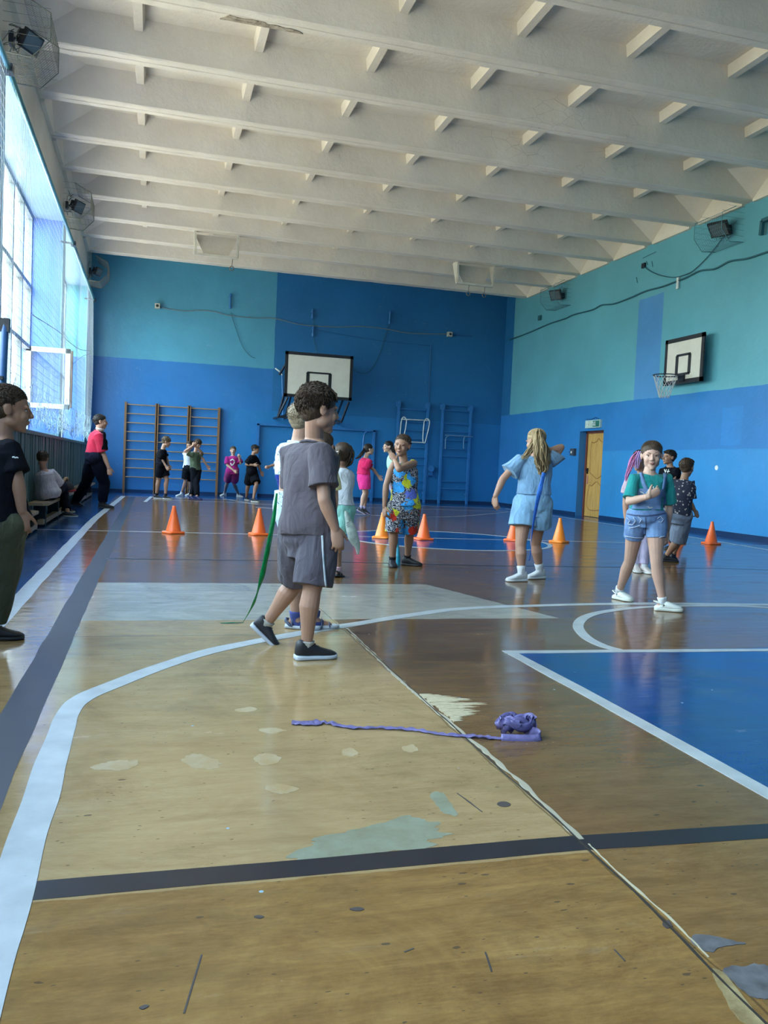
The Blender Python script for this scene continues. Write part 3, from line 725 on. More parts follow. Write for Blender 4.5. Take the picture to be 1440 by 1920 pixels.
m_board = M('white_board_paint', (.66, .66, .60), .5); m_board.col(m_board.ramp(m_board.noise(3, 7, .7), [(.3, (.60, .60, .53)), (.7, (.70, .70, .64))]))
m_blk = plain('black_paint', (.012, .014, .02), .45)
m_dkst = plain('dark_steel', (.02, .03, .05), .4, .3)
def torus(mb, c, r, t, axis=V((0, 0, 1)), n=32):
    u = axis.orthogonal().normalized(); w_ = axis.cross(u)
    mb.tube([V(c) + (u * math.cos(2 * math.pi * i / n) + w_ * math.sin(2 * math.pi * i / n)) * r for i in range(n + 1)], t, 6, round_=False)
def backboard(c, M3, W, H, label, netted, sup):
    """M3 columns: width axis, outward axis, up"""
    r_ = empty('basketball_backboard', c); tag(r_, label, 'backboard', 'basketball backboards'); og = r_.location.copy()
    T = lambda x, y, z: V(c) + M3 @ V((x, y, z))
    MB().box(T(0, 0, 0), (W, .03, H), M3).build('board', m_board, r_, og)
    mb = MB(); b = .06
    for (x, z, dx_, dz_) in [(0, H / 2 - b / 2, W, b), (0, -H / 2 + b / 2, W, b), (W / 2 - b / 2, 0, b, H), (-W / 2 + b / 2, 0, b, H)]: mb.box(T(x, .004, z), (dx_ + .02, .032, dz_ + .02), M3)
    mb.build('border', m_blk, r_, og)
    mb = MB(); sw, sh, z0 = W * .33, H * .42, -H / 2 + .17; t = .045
    for (x, z, dx_, dz_) in [(0, z0 + sh, sw, t), (0, z0, sw, t), (sw / 2, z0 + sh / 2, t, sh), (-sw / 2, z0 + sh / 2, t, sh)]: mb.box(T(x, .008, z), (dx_ + t * .9, .026, dz_), M3)
    mb.build('target_square', m_blk, r_, og)
    rim = MB(); rc = T(0, .38, -H / 2 + .12); torus(rim, rc, .225, .011, M3 @ V((0, 0, 1)))
    rim.tube([T(-.08, .02, -H / 2 + .12), T(-.12, .2, -H / 2 + .12)], .01, 6); rim.tube([T(.08, .02, -H / 2 + .12), T(.12, .2, -H / 2 + .12)], .01, 6)
    rim.box(T(0, .03, -H / 2 + .09), (.18, .05, .12), M3)
    ro = rim.build('hoop', m_dkst if netted else plain('orange_red_hoop', (.35, .05, .02), .4), r_, og, smooth=False)
    if netted:
        mb = MB(); n = 12
        for lvl in range(5):
            for i in range(n):
                for sgn in (0, 1):
                    r0 = .225 - .028 * lvl; r1 = .225 - .028 * (lvl + 1); a0 = 2 * math.pi * (i + .5 * (lvl % 2)) / n; a1 = a0 + (math.pi / n if sgn else -math.pi / n)
                    z0_, z1_ = -.085 * lvl, -.085 * (lvl + 1)
                    mb.tube([rc + M3 @ V((math.cos(a0) * r0, math.sin(a0) * r0, z0_)), rc + M3 @ V((math.cos(a1) * r1, math.sin(a1) * r1, z1_))], .004, 4, round_=False)
        mb.build('net', plain('white_cord', (.6, .6, .6), .8), ro, og)
    for a, b2 in sup:
        mb = MB(); mb.bar(T(*a), T(*b2), .045, .045); mb.build('bracket_strut', m_dkst, r_, og)
    return r_
D1 = 1.1
a, b, c_, d_ = (at(x, y, YF - D1) for x, y in [(535, 659), (661, 667), (660, 750), (533, 745)])
cc = (a + b + c_ + d_) / 4
Mf = Matrix(((1, 0, 0), (0, -1, 0), (0, 0, 1)))
sup = [((-.7, -.03, -.5), (-.7, -D1 + .03, -1.1)), ((.7, -.03, -.5), (.7, -D1 + .03, -1.1)), ((-.7, -.03, .3), (-.7, -D1 + .03, .1)), ((.7, -.03, .3), (.7, -D1 + .03, .1)),
       ((-.8, -.05, -.6), (-1.0, -.3, -1.12)), ((.85, -.05, -.62), (.72, -.3, -1.15)), ((-1.0, -.3, -1.12), (-.6, -.32, -1.0)), ((-1.0, -.3, -1.12), (-.55, -.32, -1.12)), ((.72, -.3, -1.15), (.4, -.32, -1.05)),
       ((-.88, -.1, .25), (-1.0, -.3, .0)), ((-.88, -.1, -.5), (-1.0, -.3, -1.12)), ((-1.0, -.3, -1.12), (-1.0, -D1 + .03, -1.12)), ((.72, -.3, -1.15), (.72, -D1 + .03, -1.15))]
backboard(cc, Mf, (b - a).length, ((a - d_).length + (b - c_).length) / 2 - .02, 'wide white basketball backboard on the far wall behind the boy in grey', False, sup)
DR = .2
q_ = [onx(x, y, XR - DR) for x, y in [(1249, 641), (1322, 627), (1315, 714), (1249, 718)]]; cc = sum(q_, V((0, 0, 0))) / 4
Mr = Matrix(((0, -1, 0), (-1, 0, 0), (0, 0, 1)))
Mr = Matrix.Rotation(math.radians(0), 3, 'Z') @ Mr
backboard(cc, Mr, 1.19, .87, 'small white basketball backboard with a netted hoop on the right wall', True,
          [((-.3, -.02, .15), (-.4, -DR + .035, .1)), ((.3, -.02, .15), (.4, -DR + .035, .1)), ((-.3, -.02, -.25), (-.4, -DR + .035, -.3)), ((.3, -.02, -.25), (.4, -DR + .035, -.3))])
# pipe left of the far board
r_ = empty('wall_pipe', (3.3, YF - .06, 2.2)); tag(r_, 'thin blue pipe with a white hooked top left of the far backboard', 'pipe'); og = r_.location.copy()
mb = MB(); mb.tube([at_far(531, 787, .08), at_far(529, 700, .08)], .02, 8); mb.build('tube', m_bsteel, r_, og, smooth=True)
mb = MB(); mb.tube([at_far(529, 703, .08), at_far(524, 696, .1), at_far(517, 691, .1)], .022, 8); mb.build('hook', m_wsteel, r_, og, smooth=True)

m_cab = plain('grey_cable', (.17, .24, .26), .6); m_cabd = plain('dark_teal_cable', (.02, .11, .15), .6); m_cabb = plain('blue_painted_cable', (.025, .12, .3), .6)
def cable(pts, r, mat, label, cat='cable', name='cable', wall='far', d=.03, extra=None):
    P_ = [(at(x, y, YF - d) if wall == 'far' else onx(x, y, XR - d) if wall == 'right' else onx(x, y, XL + d)) for x, y in pts]
    c0 = P_[0]; mb = MB(); Q = curve_pts(P_, 6); mb.tube(Q, r, 6)
    return mb.build(name, mat, None, None, smooth=True, label=label, cat=cat)
cable([(296, 573), (310, 578), (345, 583), (372, 582), (400, 584), (432, 592), (480, 596), (515, 597), (560, 608), (600, 612), (640, 613), (675, 612), (725, 617), (770, 625), (843, 626.5)], .012, m_cab, 'long sagging grey cable across the far wall above the backboard')
cable([(843, 626.5), (862, 629), (884, 631)], .01, m_cabb, 'short blue cable end right of the far wall camera')
cable([(586, 588), (588, 600), (587, 625), (594, 660)], .007, m_cabd, 'thin dark wire dropping to the top of the far backboard')
cable([(433, 586), (440, 610), (455, 650), (470, 668), (478, 671)], .006, m_cabd, 'thin wire hanging left of the far backboard on teal paint')
cable([(731, 605), (722, 632), (712, 664), (698, 690), (685, 700), (668, 696), (661, 688)], .008, m_cabd, 'dark looped wire right of the far backboard')
cable([(590, 618), (700, 637), (806, 648)], .006, m_cabb, 'thin straight blue wire sloping below the grey cable')
cable([(808, 648), (806, 700), (804, 756)], .01, m_cabb, 'vertical blue conduit above the steel wall bars')
cable([(955, 637), (975, 630), (1000, 620), (1030, 607), (1060, 597), (1075, 590), (1110, 581), (1128, 572), (1150, 570), (1180, 559), (1210, 546), (1240, 538), (1262, 530), (1285, 521), (1312, 508), (1340, 504), (1368, 490), (1400, 485), (1440, 472), (1500, 455)], .016, m_cabd, 'dark wavy cable along the whole right wall', wall='right')
cable([(1207, 499), (1220, 509), (1240, 517), (1265, 520), (1290, 513), (1305, 503), (1330, 478), (1352, 450), (1366, 432)], .009, m_cabd, 'thin cable drooping from the right wall floodlight to a socket', wall='right')
cable([(60, 590), (110, 622), (128, 640), (150, 655), (171, 658)], .007, m_cabd, 'thin wire sloping down the window wall to the far corner', wall='left', d=.05)
cable([(171, 663), (155, 668), (128, 690)], .005, m_cabd, 'very thin wire in the far left corner below the teal paint', wall='left', d=.05)
# cameras / junction boxes, anchors
for (px, py, lb_) in [(295, 574, 'small white camera box at the left end of the grey cable'), (843, 627, 'small white camera box at the right end of the grey cable')]:
    p = at_far(px, py, .07); r_ = empty('camera_box', p); tag(r_, lb_, 'camera box', 'camera boxes on the far wall'); og = r_.location.copy()
    MB().box(p, (.13, .13, .13)).build('housing', plain('off_white_plastic', (.5, .52, .45), .5), r_, og)
    MB().cyl(p + V((0, -.07, 0)), .035, .02, 16, (0, 1, 0)).build('lens', m_blk, r_, og)
for (px, py, h, lb_) in [(432, 562, .30, 'blue steel rod anchor on the teal part of the far wall'), (586, 586, .16, 'upper of two short blue anchors above the far backboard'), (587, 619, .18, 'lower of two short blue anchors above the far backboard'), (731, 593, .26, 'blue rod anchor right of the far backboard')]:
    p = at_far(px, py, .06); mb = MB(); mb.tube([p + V((0, 0, h / 2)), p - V((0, 0, h / 2))], .025, 8); mb.box(p + V((0, .03, h / 2 - .05)), (.07, .07, .04)); mb.tube([p - V((0, 0, h / 2)), p - V((0, 0, h / 2 + .06))], .035, 8)
    tag(mb.build('wall_anchor', m_bsteel, smooth=False), lb_, 'wall anchor', 'wall anchors')
p = onx(1207, 498, XR - .02); r_ = empty('wall_socket', p); tag(r_, 'small dark socket with peeled plaster on the right wall', 'socket'); og = r_.location.copy()
MB().box(p, (.04, .12, .10)).build('housing', m_dkst, r_, og)
for (a, b) in [((1205, 484), (1230, 472)), ((1222, 490), (1224, 500)), ((1193, 520), (1195, 530)), ((1212, 490), (1214, 496))]:
    mb = MB(); mb.tube([onx(*a, XR - .008), onx(*b, XR - .008)], .006, 5); mb.build('plaster_crack', m_cabd, r_, og)
p = onx(1012, 596, XR - .03); tag(MB().box(p, (.05, .14, .12)).build('junction_box', m_cabd), 'tiny dark junction box under the far right floodlight', 'junction box')
p = onx(1271, 531, XR - .03); tag(MB().box(p, (.03, .06, .22)).build('cable_clip', m_wsteel), 'short pale vertical clip on the wavy wall cable', 'clip')
r_ = empty('wall_bracket', onx(1432, 420, XR)); tag(r_, 'dark teal angled steel bracket at the right frame edge', 'bracket'); og = r_.location.copy()
mb = MB(); mb.bar(onx(1427, 441, XR - .08), onx(1430, 414, XR - .08), .06, .06); mb.bar(onx(1430, 414, XR - .08), onx(1475, 396, XR - .08), .06, .06); mb.bar(onx(1430, 414, XR - .08), onx(1432, 414, XR), .05, .05)
mb.build('arm', m_cabd, r_, og)
mb = MB(); p = onx(1343.5, 877, XR - .004); mb.cyl(p, .045, .006, 12, (1, 0, 0)); tag(mb.build('sticker', plain('white_paper', (.7, .75, .8), .6)), 'small white round sticker on the right wall', 'sticker')

# ---------------------------------------------------------------- floodlights in cages
m_wire = plain('rusty_cage_wire', (.14, .15, .14), .6, .2)
m_wall_wire = plain('teal_painted_wire', (.09, .24, .30), .6)
def flood(c, out, along, size, aim, label, wire):
    r_ = empty('floodlight', c); tag(r_, label, 'floodlight', 'caged floodlights high on the side walls'); og = r_.location.copy(); c = V(c); up = V((0, 0, 1))
    aim = V(aim).normalized(); xx = aim.cross(up).normalized(); yy = xx.cross(aim); M3 = Matrix((xx, aim, yy)).transposed()
    p = c + V(out) * .22
    mb = MB(); mb.box(p, (size, .05, size * .8), M3); mb.box(p - aim * .05, (size * .7, .06, size * .55), M3)
    for i in range(6): mb.box(p - aim * .09 + xx * size * (-.3 + .12 * i), (.008, .06, size * .5), M3)
    h = mb.build('housing', m_blk, r_, og)
    MB().box(p + aim * .028, (size * .84, .006, size * .64), M3).build('lens_glass', plain('lamp_glass', (.10, .13, .15), .15), h, og)
    mb = MB(); mb.bar(c, p - aim * .06, .03, .03); mb.bar(p - xx * size * .55 - aim * .05, p + xx * size * .55 - aim * .05, .012, .03); mb.box(c + V(out) * .03, (.05, .12, .12)); mb.build('arm', m_dkst, r_, og)
    mb = MB(); n = 15; hw, dp = .38, .46
    P3 = lambda u, v, w_: c + V(along) * u + up * v + V(out) * w_
    for i in range(n + 1):
        t = -hw + 2 * hw * i / n
        mb.tube([P3(t, -.30, .0), P3(t, -.32, dp * .6), P3(t, -.12, dp), P3(t, .16, dp), P3(t, .30, dp * .4)], .0022, 4, round_=False)
    for j in range(16):
        s_ = j / 15
        q = [(-.30, 0), (-.32, dp * .6), (-.12, dp), (.16, dp), (.30, dp * .4)]; f_ = s_ * 4; i0 = min(3, int(f_)); fr_ = f_ - i0
        v_ = q[i0][0] * (1 - fr_) + q[i0 + 1][0] * fr_; w_ = q[i0][1] * (1 - fr_) + q[i0 + 1][1] * fr_
        mb.tube([P3(-hw, v_, w_), P3(hw, v_, w_)], .0022, 4, round_=False)
    for sgn in (-hw, hw):
        for j in range(7):
            v_ = -.3 + .1 * j; mb.tube([P3(sgn, v_, 0), P3(sgn, v_, dp * (.75 if abs(v_) > .2 else 1))], .002, 4, round_=False)
        mb.tube([P3(sgn, -.30, .0), P3(sgn, -.32, dp * .6), P3(sgn, -.12, dp), P3(sgn, .16, dp), P3(sgn, .30, dp * .4)], .007, 5)
    mb.build('cage', wire, r_, og)
    mb = MB(); rnd = random.Random(int(c.y * 10))
    for i in range(14):
        a = c + V(out) * rnd.uniform(0, .12) + V(along) * rnd.uniform(-.12, .12) + up * rnd.uniform(-.15, .15)
        mb.tube(curve_pts([a, a + V((rnd.uniform(-.06, .06), rnd.uniform(-.12, .12), rnd.uniform(-.08, .08))), a + V((rnd.uniform(-.06, .06), rnd.uniform(-.15, .15), rnd.uniform(-.12, .12)))], 4), .005, 4)
    mb.build('loose_wiring', wire, r_, og)
flood((XL + .04, 9.96, 5.33), (1, 0, 0), (0, 1, 0), .26, (.75, -.45, -.5), 'caged floodlight on the window wall nearest the camera, top left', m_wire)
flood((XL + .02, 16.2, 5.36), (1, 0, 0), (0, 1, 0), .26, (.8, -.45, -.4), 'caged floodlight on the window wall, middle of three', m_wire)
flood((XL + .02, 21.9, 5.42), (1, 0, 0), (0, 1, 0), .24, (.8, -.45, -.4), 'caged floodlight on the window wall in the far corner', m_wire)
flood((XR - .02, 13.1, 5.47), (-1, 0, 0), (0, 1, 0), .36, (-.62, -.30, -.72), 'large caged floodlight on the right wall nearest the camera', m_wall_wire)
flood((XR - .02, 19.4, 5.47), (-1, 0, 0), (0, 1, 0), .32, (-.75, -.45, -.5), 'caged floodlight on the right wall near the far corner', m_wall_wire)

# ring mounts under the ceiling
m_cr = plain('whitewashed_steel', (.60, .58, .51), .6)
for (x0, x1, yy, hooks, lb_) in [(.745, 1.665, 18.7, (.88,), 'white steel ring mount under the ceiling, left of the two'), (6.74, 7.67, 18.72, (.35, .78), 'white steel ring mount under the ceiling, right of the two')]:
    r_ = empty('ring_mount', ((x0 + x1) / 2, yy, 5.4)); tag(r_, lb_, 'ring mount', 'ring mounts under the ceiling'); og = r_.location.copy()
    zb = 5.36
    for s_, x in ((1, x0), (-1, x1)):
        mb = MB(); mb.poly([(x - .015, yy, 5.86), (x - .015, yy, zb), (x - .015, yy + .05, zb), (x - .015, yy + .32, 5.86)], .03, (1, 0, 0)); mb.bar((x, yy, 5.86), (x + s_ * .03, yy, zb), .04, .04)
        mb.build('side_plate', m_cr, r_, og)
    mb = MB(); mb.span((x0, yy, zb - .03), (x1, yy + .08, zb + .02)); mb.build('cross_bar', m_cr, r_, og)
    mb = MB(); mb.poly([(x0, yy + .30, 5.84), (x0 + .2, yy + .1, zb + .02), (x1 - .2, yy + .1, zb + .02), (x1, yy + .30, 5.84)], .02, (0, 1, 0)); mb.build('back_plate', m_ceil, r_, og)
    for hk in hooks:
        x = x0 + (x1 - x0) * hk; mb = MB(); mb.tube([(x, yy + .04, zb - .02), (x - .01, yy + .04, zb - .18)], .008, 6); torus(mb, (x - .01, yy + .04, zb - .23), .045, .009, V((0, 1, 0)), 16)
        mb.build('hook', plain('bare_iron', (.18, .17, .14), .5, .3), r_, og, smooth=True)

# ---------------------------------------------------------------- window wall: net, rail, radiator screen, benches
XN = -1.45
r_ = empty('ball_net', (XN, 13, 4.62)); tag(r_, 'white string ball net hanging from a steel rail before the windows', 'net'); og = r_.location.copy()
mb = MB(); zr = 4.64
for (ya_, yb2) in ((4, 9.0), (9.1, 15.9), (16.0, 21.4)): mb.tube([(XN, ya_, zr), (XN, yb2, zr)], .028, 10)
mb.build('rail', plain('galvanised_teal_rail', (.10, .30, .33), .3, .6), r_, og, smooth=True)
for y in (9.05, 15.95, 21.4):
    mb = MB(); mb.tube([(XN + .02, y, zr), (XL - .01, y, zr + .02)], .018, 8); mb.box((XN, y, zr), (.08, .12, .08)); mb.build('rail_bracket', m_dkst, r_, og)
mb = MB(); rnd = random.Random(5)
def sway(y, z): return V((XN + .035 * noise.noise(V((y * .8, z * .5, 3))) , y + .025 * noise.noise(V((y * 1.5, z * .9, 9))), z))
zb_ = 1.36; y = 4.2
while y < 21.4:
    n = 12; mb.tube([sway(y, zr + (zb_ - zr) * i / n) for i in range(n + 1)], .0017, 3, round_=False); y += .105
z = zb_
while z < zr:
    mb.tube([sway(4.2 + 17.2 * i / 90, z) for i in range(91)], .0017, 3, round_=False); z += .105
mb.build('mesh', plain('white_net_cord', (.50, .58, .63), .7, var=0), r_, og)
mb = MB()
for i in range(130):   # gathered netting lying along the top of the screen
    y = rnd.uniform(9.5, 21.3); z = 1.30 + abs(rnd.gauss(0, .13)); L = rnd.uniform(.15, .5)
    pts = [V((XN + rnd.uniform(-.045, .03), y + L * j / 4, z + rnd.gauss(0, .05))) for j in range(5)]
    mb.tube(curve_pts(pts, 3), .003, 3, round_=False)
for i in range(90):
    y = rnd.uniform(9.5, 21.3); z0_ = rnd.uniform(1.25, 1.4)
    mb.tube([V((XN + rnd.uniform(-.04, .03), y + rnd.gauss(0, .05) * j, z0_ + .16 * j)) for j in range(4)], .0028, 3, round_=False)
mb.build('gathered_netting', plain('grey_net_cord', (.20, .30, .34), .7, var=0), r_, og)
r_ = empty('net_pole', (-1.35, 9.6, 0)); tag(r_, 'dark blue steel post standing before the nearest visible window', 'post'); og = r_.location.copy()
mb = MB(); mb.tube([onx(9, 605, -1.30), onx(1, 790, -1.30)], .035, 10); pb = onx(1, 790, -1.30); mb.tube([pb, V((pb.x, pb.y, 0))], .035, 10); mb.build('tube', plain('dark_blue_steel', (.02, .08, .22), .35), r_, og, smooth=True)
mb = MB(); p = onx(9, 610, -1.30); mb.box(p, (.08, .08, .12)); mb.build('clamp', m_blk, r_, og); mb = MB(); mb.box(onx(5, 710, -1.3), (.03, .2, .03)); mb.build('pin', m_blk, r_, og)
m_scr = M('grey_green_painted_slats', (.10, .19, .21), .5); m_scr.col(m_scr.ramp(m_scr.noise(3, 6, .7, m_scr.scaled((1, 5, .5))), [(.3, (.06, .13, .155)), (.7, (.15, .25, .26))]))
r_ = empty('radiator_screen', (XL + .1, 14, 0)); tag(r_, 'long grey-green slatted radiator screen below the windows', 'radiator screen'); og = r_.location.copy()
mb = MB(); y = 4.0; rnd = random.Random(2)
while y < 22.9:
    mb.span((XL + .04 , y, .08), (XL + .115 + rnd.uniform(-.012, .012), y + .085, 1.18 + rnd.uniform(-.02, .02))); y += .1
mb.build('slats', m_scr, r_, og)
mb = MB(); mb.span((XL + .035, 4.0, 1.175), (XL + .14, 22.9, 1.21)); mb.span((XL + .035, 4, .02), (XL + .06, 22.9, .12)); mb.build('top_board', m_scr, r_, og)
m_bench = plain('worn_bench_wood', (.34, .26, .17), .5)
def bench(y0, y1, x0, x1, z, label):
    r_ = empty('bench', ((x0 + x1) / 2, (y0 + y1) / 2, 0)); tag(r_, label, 'bench', 'low benches along the windows'); og = r_.location.copy()
    mb = MB(); mb.poly([(x0, y0, z - .035), (x1 - .06, y0, z - .035), (x1, y0 + .08, z - .035), (x1, y1 - .08, z - .035), (x1 - .06, y1, z - .035), (x0, y1, z - .035)], .035); mb.build('seat', m_bench, r_, og)
    for y in (y0 + .35, (y0 + y1) / 2, y1 - .35):
        mb = MB(); mb.span((x0 + .03, y - .05, 0), (x1 - .06, y + .05, z - .03)); mb.build('leg', plain('dark_bench_leg', (.015, .025, .03), .6), r_, og)
    MB().span((x0 + .10, y0 + .1, .03), (x0 + .17, y1 - .1, .09)).build('stretcher', m_bench, r_, og)
bench(11.25, 15.0, -1.48, -1.25, .31, 'low wooden bench the seated boy in white sits on')
bench(16.9, 20.4, -1.48, -1.25, .31, 'low wooden bench behind the man in red')
bench(9.0, 10.9, -1.48, -1.30, .24, 'low bench half hidden behind the boy at the left frame edge')
r_ = empty('bag', (-1.33, 14.3, .31)); tag(r_, 'black and red bag lying on the bench beside the seated boy', 'bag'); og = r_.location.copy()
mb = MB(); mb.ell((-1.35, 14.2, .415), (.16, .28, .10), nu=20, nv=12, fn=lambda p: 1 + .12 * noise.noise(p * 3)); mb.build('body', plain('black_fabric', (.012, .013, .018), .8), r_, og, smooth=True)
mb = MB(); mb.ell((-1.28, 14.25, .36), (.12, .22, .035), fn=lambda p: 1 + .1 * noise.noise(p * 4)); mb.build('red_panel', plain('red_fabric', (.32, .02, .03), .7), r_, og, smooth=True)
mb = MB(); mb.tube(curve_pts([(-1.35, 14.0, .47), (-1.32, 14.1, .55), (-1.30, 14.3, .54), (-1.33, 14.4, .47)], 5), .02, 8); mb.build('handle', plain('tan_strap', (.45, .30, .16), .7), r_, og, smooth=True)

# ---------------------------------------------------------------- cones and ribbons
m_cone = M('orange_plastic', (.95, .15, .022), .38); m_cone2 = M('light_orange_plastic', (1.0, .27, .02), .38)
for x_ in (m_cone, m_cone2):
    x_.b.inputs['Subsurface Weight'].default_value = .15; x_.b.inputs['Subsurface Radius'].default_value = (.05, .02, .01)
def make_cone(H=.345):
    r_ = empty('traffic_cone', (0, 0, 0)); n = 32
    prof = [(.0, H), (.018, H), (.022, H - .006), (.024, H - .03), (.092, .034), (.098, .024), (.094, .02)]
    rings = [[V((max(q, .0005) * math.cos(2 * math.pi * j / n), max(q, .0005) * math.sin(2 * math.pi * j / n), z)) for j in range(n)] for q, z in prof]
    MB().loft(rings).build('body', m_cone.m, r_, smooth=True)
    rings = []
    for z, s_ in ((0, .98), (.012, 1.0), (.02, .98), (.026, .90)):
        rings.append([V(((abs(math.cos(t)) ** .35) * math.copysign(1, math.cos(t)) * .118 * s_, (abs(math.sin(t)) ** .35) * math.copysign(1, math.sin(t)) * .118 * s_, z)) for t in [2 * math.pi * (j + .5) / 40 for j in range(40)]])
    MB().loft(rings).build('base', m_cone.m, r_, smooth=False)
    return r_
cone0 = make_cone()
cones = [((325, 1000), 0, 'leftmost orange cone, in front of the wooden wall bars'), ((485, 1003), 0, 'orange cone just left of the boys in grey and patterned white'),
         ((716, 1009), 1, 'lighter orange cone under the right hand of the boy in the colourful vest'), ((794, 1012), 0, 'orange cone right of the boy in the colourful vest'),
         ((962, 1014), 0, 'orange cone almost hidden behind the girl in light blue'), ((1048, 1017), 1, 'orange cone right of the girl in light blue, before the door reflection'),
         ((1206, 1018), 0, 'orange cone mostly hidden behind the girl in denim overalls'), ((1270, 1019), 0, 'orange cone half hidden behind the boy in grey shorts'), ((1333, 1020), 0, 'rightmost orange cone, nearest the right wall')]
for i, (p, lt_, lb_) in enumerate(cones):
    o_ = cone0 if i == 0 else copy_tree(cone0)
    o_.location = onfloor(*p) + V((0, 0, .002)); o_.rotation_euler = (0, 0, random.uniform(0, 1.5)); tag(o_, lb_, 'cone', 'orange cones along the centre line')
    if lt_:
        for ch in o_.children:
            me = ch.data.copy(); me.materials[0] = m_cone2.m; ch.data = me
def film(name, col, alpha=.0):
    x = M(name, col, .25); x.b.inputs['Transmission Weight'].default_value = 0
    t = x.n('BsdfTranslucent'); t.inputs[0].default_value = (*col, 1); mx = x.n('MixShader'); mx.inputs[0].default_value = .35
    x.l(x.b.outputs[0], mx.inputs[1]); x.l(t.outputs[0], mx.inputs[2]); x.l(mx.outputs[0], x.nt.nodes['Material Output'].inputs[0])
    x.col(x.ramp(x.noise(30, 4, .6), [(.3, k(col, .7)), (.7, k(col, 1.3))])); x.bump(x.noise(50, 3), .5, .01)
    return x.m
m_pur, m_grn, m_cyn, m_pal, m_blr = film('purple_film', (.27, .24, .50)), film('green_film', (.0, .26, .07)), film('cyan_film', (.05, .45, .62)), film('pale_film', (.62, .70, .66)), film('blue_film', (.06, .25, .75))
mb = MB(); base = curve_pts([onfloor(*p) for p in [(547, 1357), (580, 1358), (612, 1358), (660, 1366), (720, 1367), (775, 1371), (830, 1379), (890, 1383), (945, 1387), (1004, 1388)]], 14)
rings = []; nb = len(base)
for i, p in enumerate(base):
    t = (base[min(i + 1, nb - 1)] - base[max(i - 1, 0)]).normalized(); s_ = V((-t.y, t.x, 0)); wd = .008 + .020 * abs(noise.noise(V((i * .13, 2, 0)))) + (.010 if i < 25 else 0); ring = []
    for j in range(7):
        u = j / 6 - .5; ring.append(p + s_ * u * 2 * wd + V((0, 0, .004 + .012 * abs(noise.noise(V((i * .21, j * 1.3, 1)))) )))
    rings.append(ring + [q - V((0, 0, .0012)) for q in reversed(ring)])
mb.loft(rings)
c0 = onfloor(965, 1376); rnd = random.Random(9)
for q in range(9):
    a0 = rnd.uniform(0, 6.28); pts = []
    for i in range(7):
        a = a0 + i * .9; rr_ = rnd.uniform(.025, .062); pts.append(c0 + V((math.cos(a) * rr_ * 1.25, math.sin(a) * rr_ * .7, .012 + .048 * abs(math.sin(i * 1.3 + q)))))
    ax = [V((rnd.gauss(0, .3), rnd.gauss(0, .3), 1)).normalized() for _ in range(100)]
    mb.ribbon(curve_pts(pts, 8), .026, .0012, side=lambda i: ax[i // 8] * (1 - (i % 8) / 8) + ax[i // 8 + 1] * ((i % 8) / 8))
mb.ribbon(curve_pts([onfloor(940, 1384, .008), onfloor(1006, 1385, .008), onfloor(1008, 1374, .02), onfloor(985, 1370, .015)], 8), .03, .0012, side=lambda i: V((0, .5, .8)))
tag(mb.build('plastic_ribbon', m_pur, smooth=True), 'crumpled purple plastic ribbon lying on the floor', 'ribbon', 'plastic ribbons')
def hang(pts, wid, mat, label, side=V((1, 0, 0)), tw=0):
    Q = curve_pts(pts, 8); n = len(Q); W = [np.interp(i / (n - 1), np.linspace(0, 1, len(wid)), wid) for i in range(n)]
    sd = lambda i: V((math.cos(tw * i / n + .6 * noise.noise(V((i * .15, 4, 0)))), math.sin(tw * i / n + .6 * noise.noise(V((i * .15, 4, 0)))), 0))
    mb = MB(); mb.ribbon(Q, W, .0012, side=sd); return tag(mb.build('plastic_ribbon', mat, smooth=True), label, 'ribbon', 'plastic ribbons')
# ---------------------------------------------------------------- people
def skinmat(name, c):
    if name in _cache: return _cache[name]
    x = M(name, c, .5, 0, .35)
    x.col(x.ramp(x.noise(7, 4), [(.3, k(c, .88)), (.7, (min(1, c[0] * 1.12), c[1] * 1.06, c[2] * 1.04))]))
    x.b.inputs['Subsurface Weight'].default_value = .08; x.b.inputs['Subsurface Radius'].default_value = (.02, .008, .004)
    _cache[name] = x.m; return x.m
SK1, SK2, SK3 = skinmat('fair_skin', (.40, .235, .165)), skinmat('tanned_skin', (.29, .165, .11)), skinmat('light_skin', (.49, .32, .25))
m_lip = plain('lips', (.30, .14, .11), .5)
m_mouth = plain('open_mouth', (.07, .02, .02), .5)
m_eyew, m_iris = plain('eye_white', (.42, .40, .38), .35, var=0), plain('dark_iris', (.02, .012, .01), .1, var=0)
def hairmat(name, c, c2):
    x = M(name, c, .55, 0, .3); n_ = x.noise(60, 4, .7, x.scaled((1, 1, .25)))
    x.col(x.ramp(n_, [(.3, c), (.75, c2)])); x.bump(n_, .6, .01); return x.m
H_BROWN = hairmat('brown_hair', (.028, .017, .011), (.085, .052, .032))
H_LBROWN = hairmat('light_brown_hair', (.05, .033, .02), (.15, .10, .06))
H_DARK = hairmat('dark_hair', (.006, .005, .005), (.03, .022, .018))
H_BLOND = hairmat('blond_hair', (.17, .115, .055), (.46, .34, .19))
H_SANDY = hairmat('sandy_hair', (.13, .10, .06), (.30, .23, .15))
H_PINK = hairmat('pink_hair_strands', (.45, .12, .28), (.6, .25, .5))
H_LILAC = hairmat('lilac_hair_strands', (.35, .22, .55), (.55, .45, .75))
def frame(yaw, pitch=0, roll=0):
    """yaw in degrees: 0 looks to +X, 90 away from the camera; columns = right, forward, up"""
    y = math.radians(yaw); f = V((math.cos(y), math.sin(y), 0)); r = V((math.sin(y), -math.cos(y), 0)); u = V((0, 0, 1))
    M3 = Matrix((r, f, u)).transposed()
    return M3 @ Matrix.Rotation(math.radians(pitch), 3, 'X') @ Matrix.Rotation(math.radians(roll), 3, 'Y')
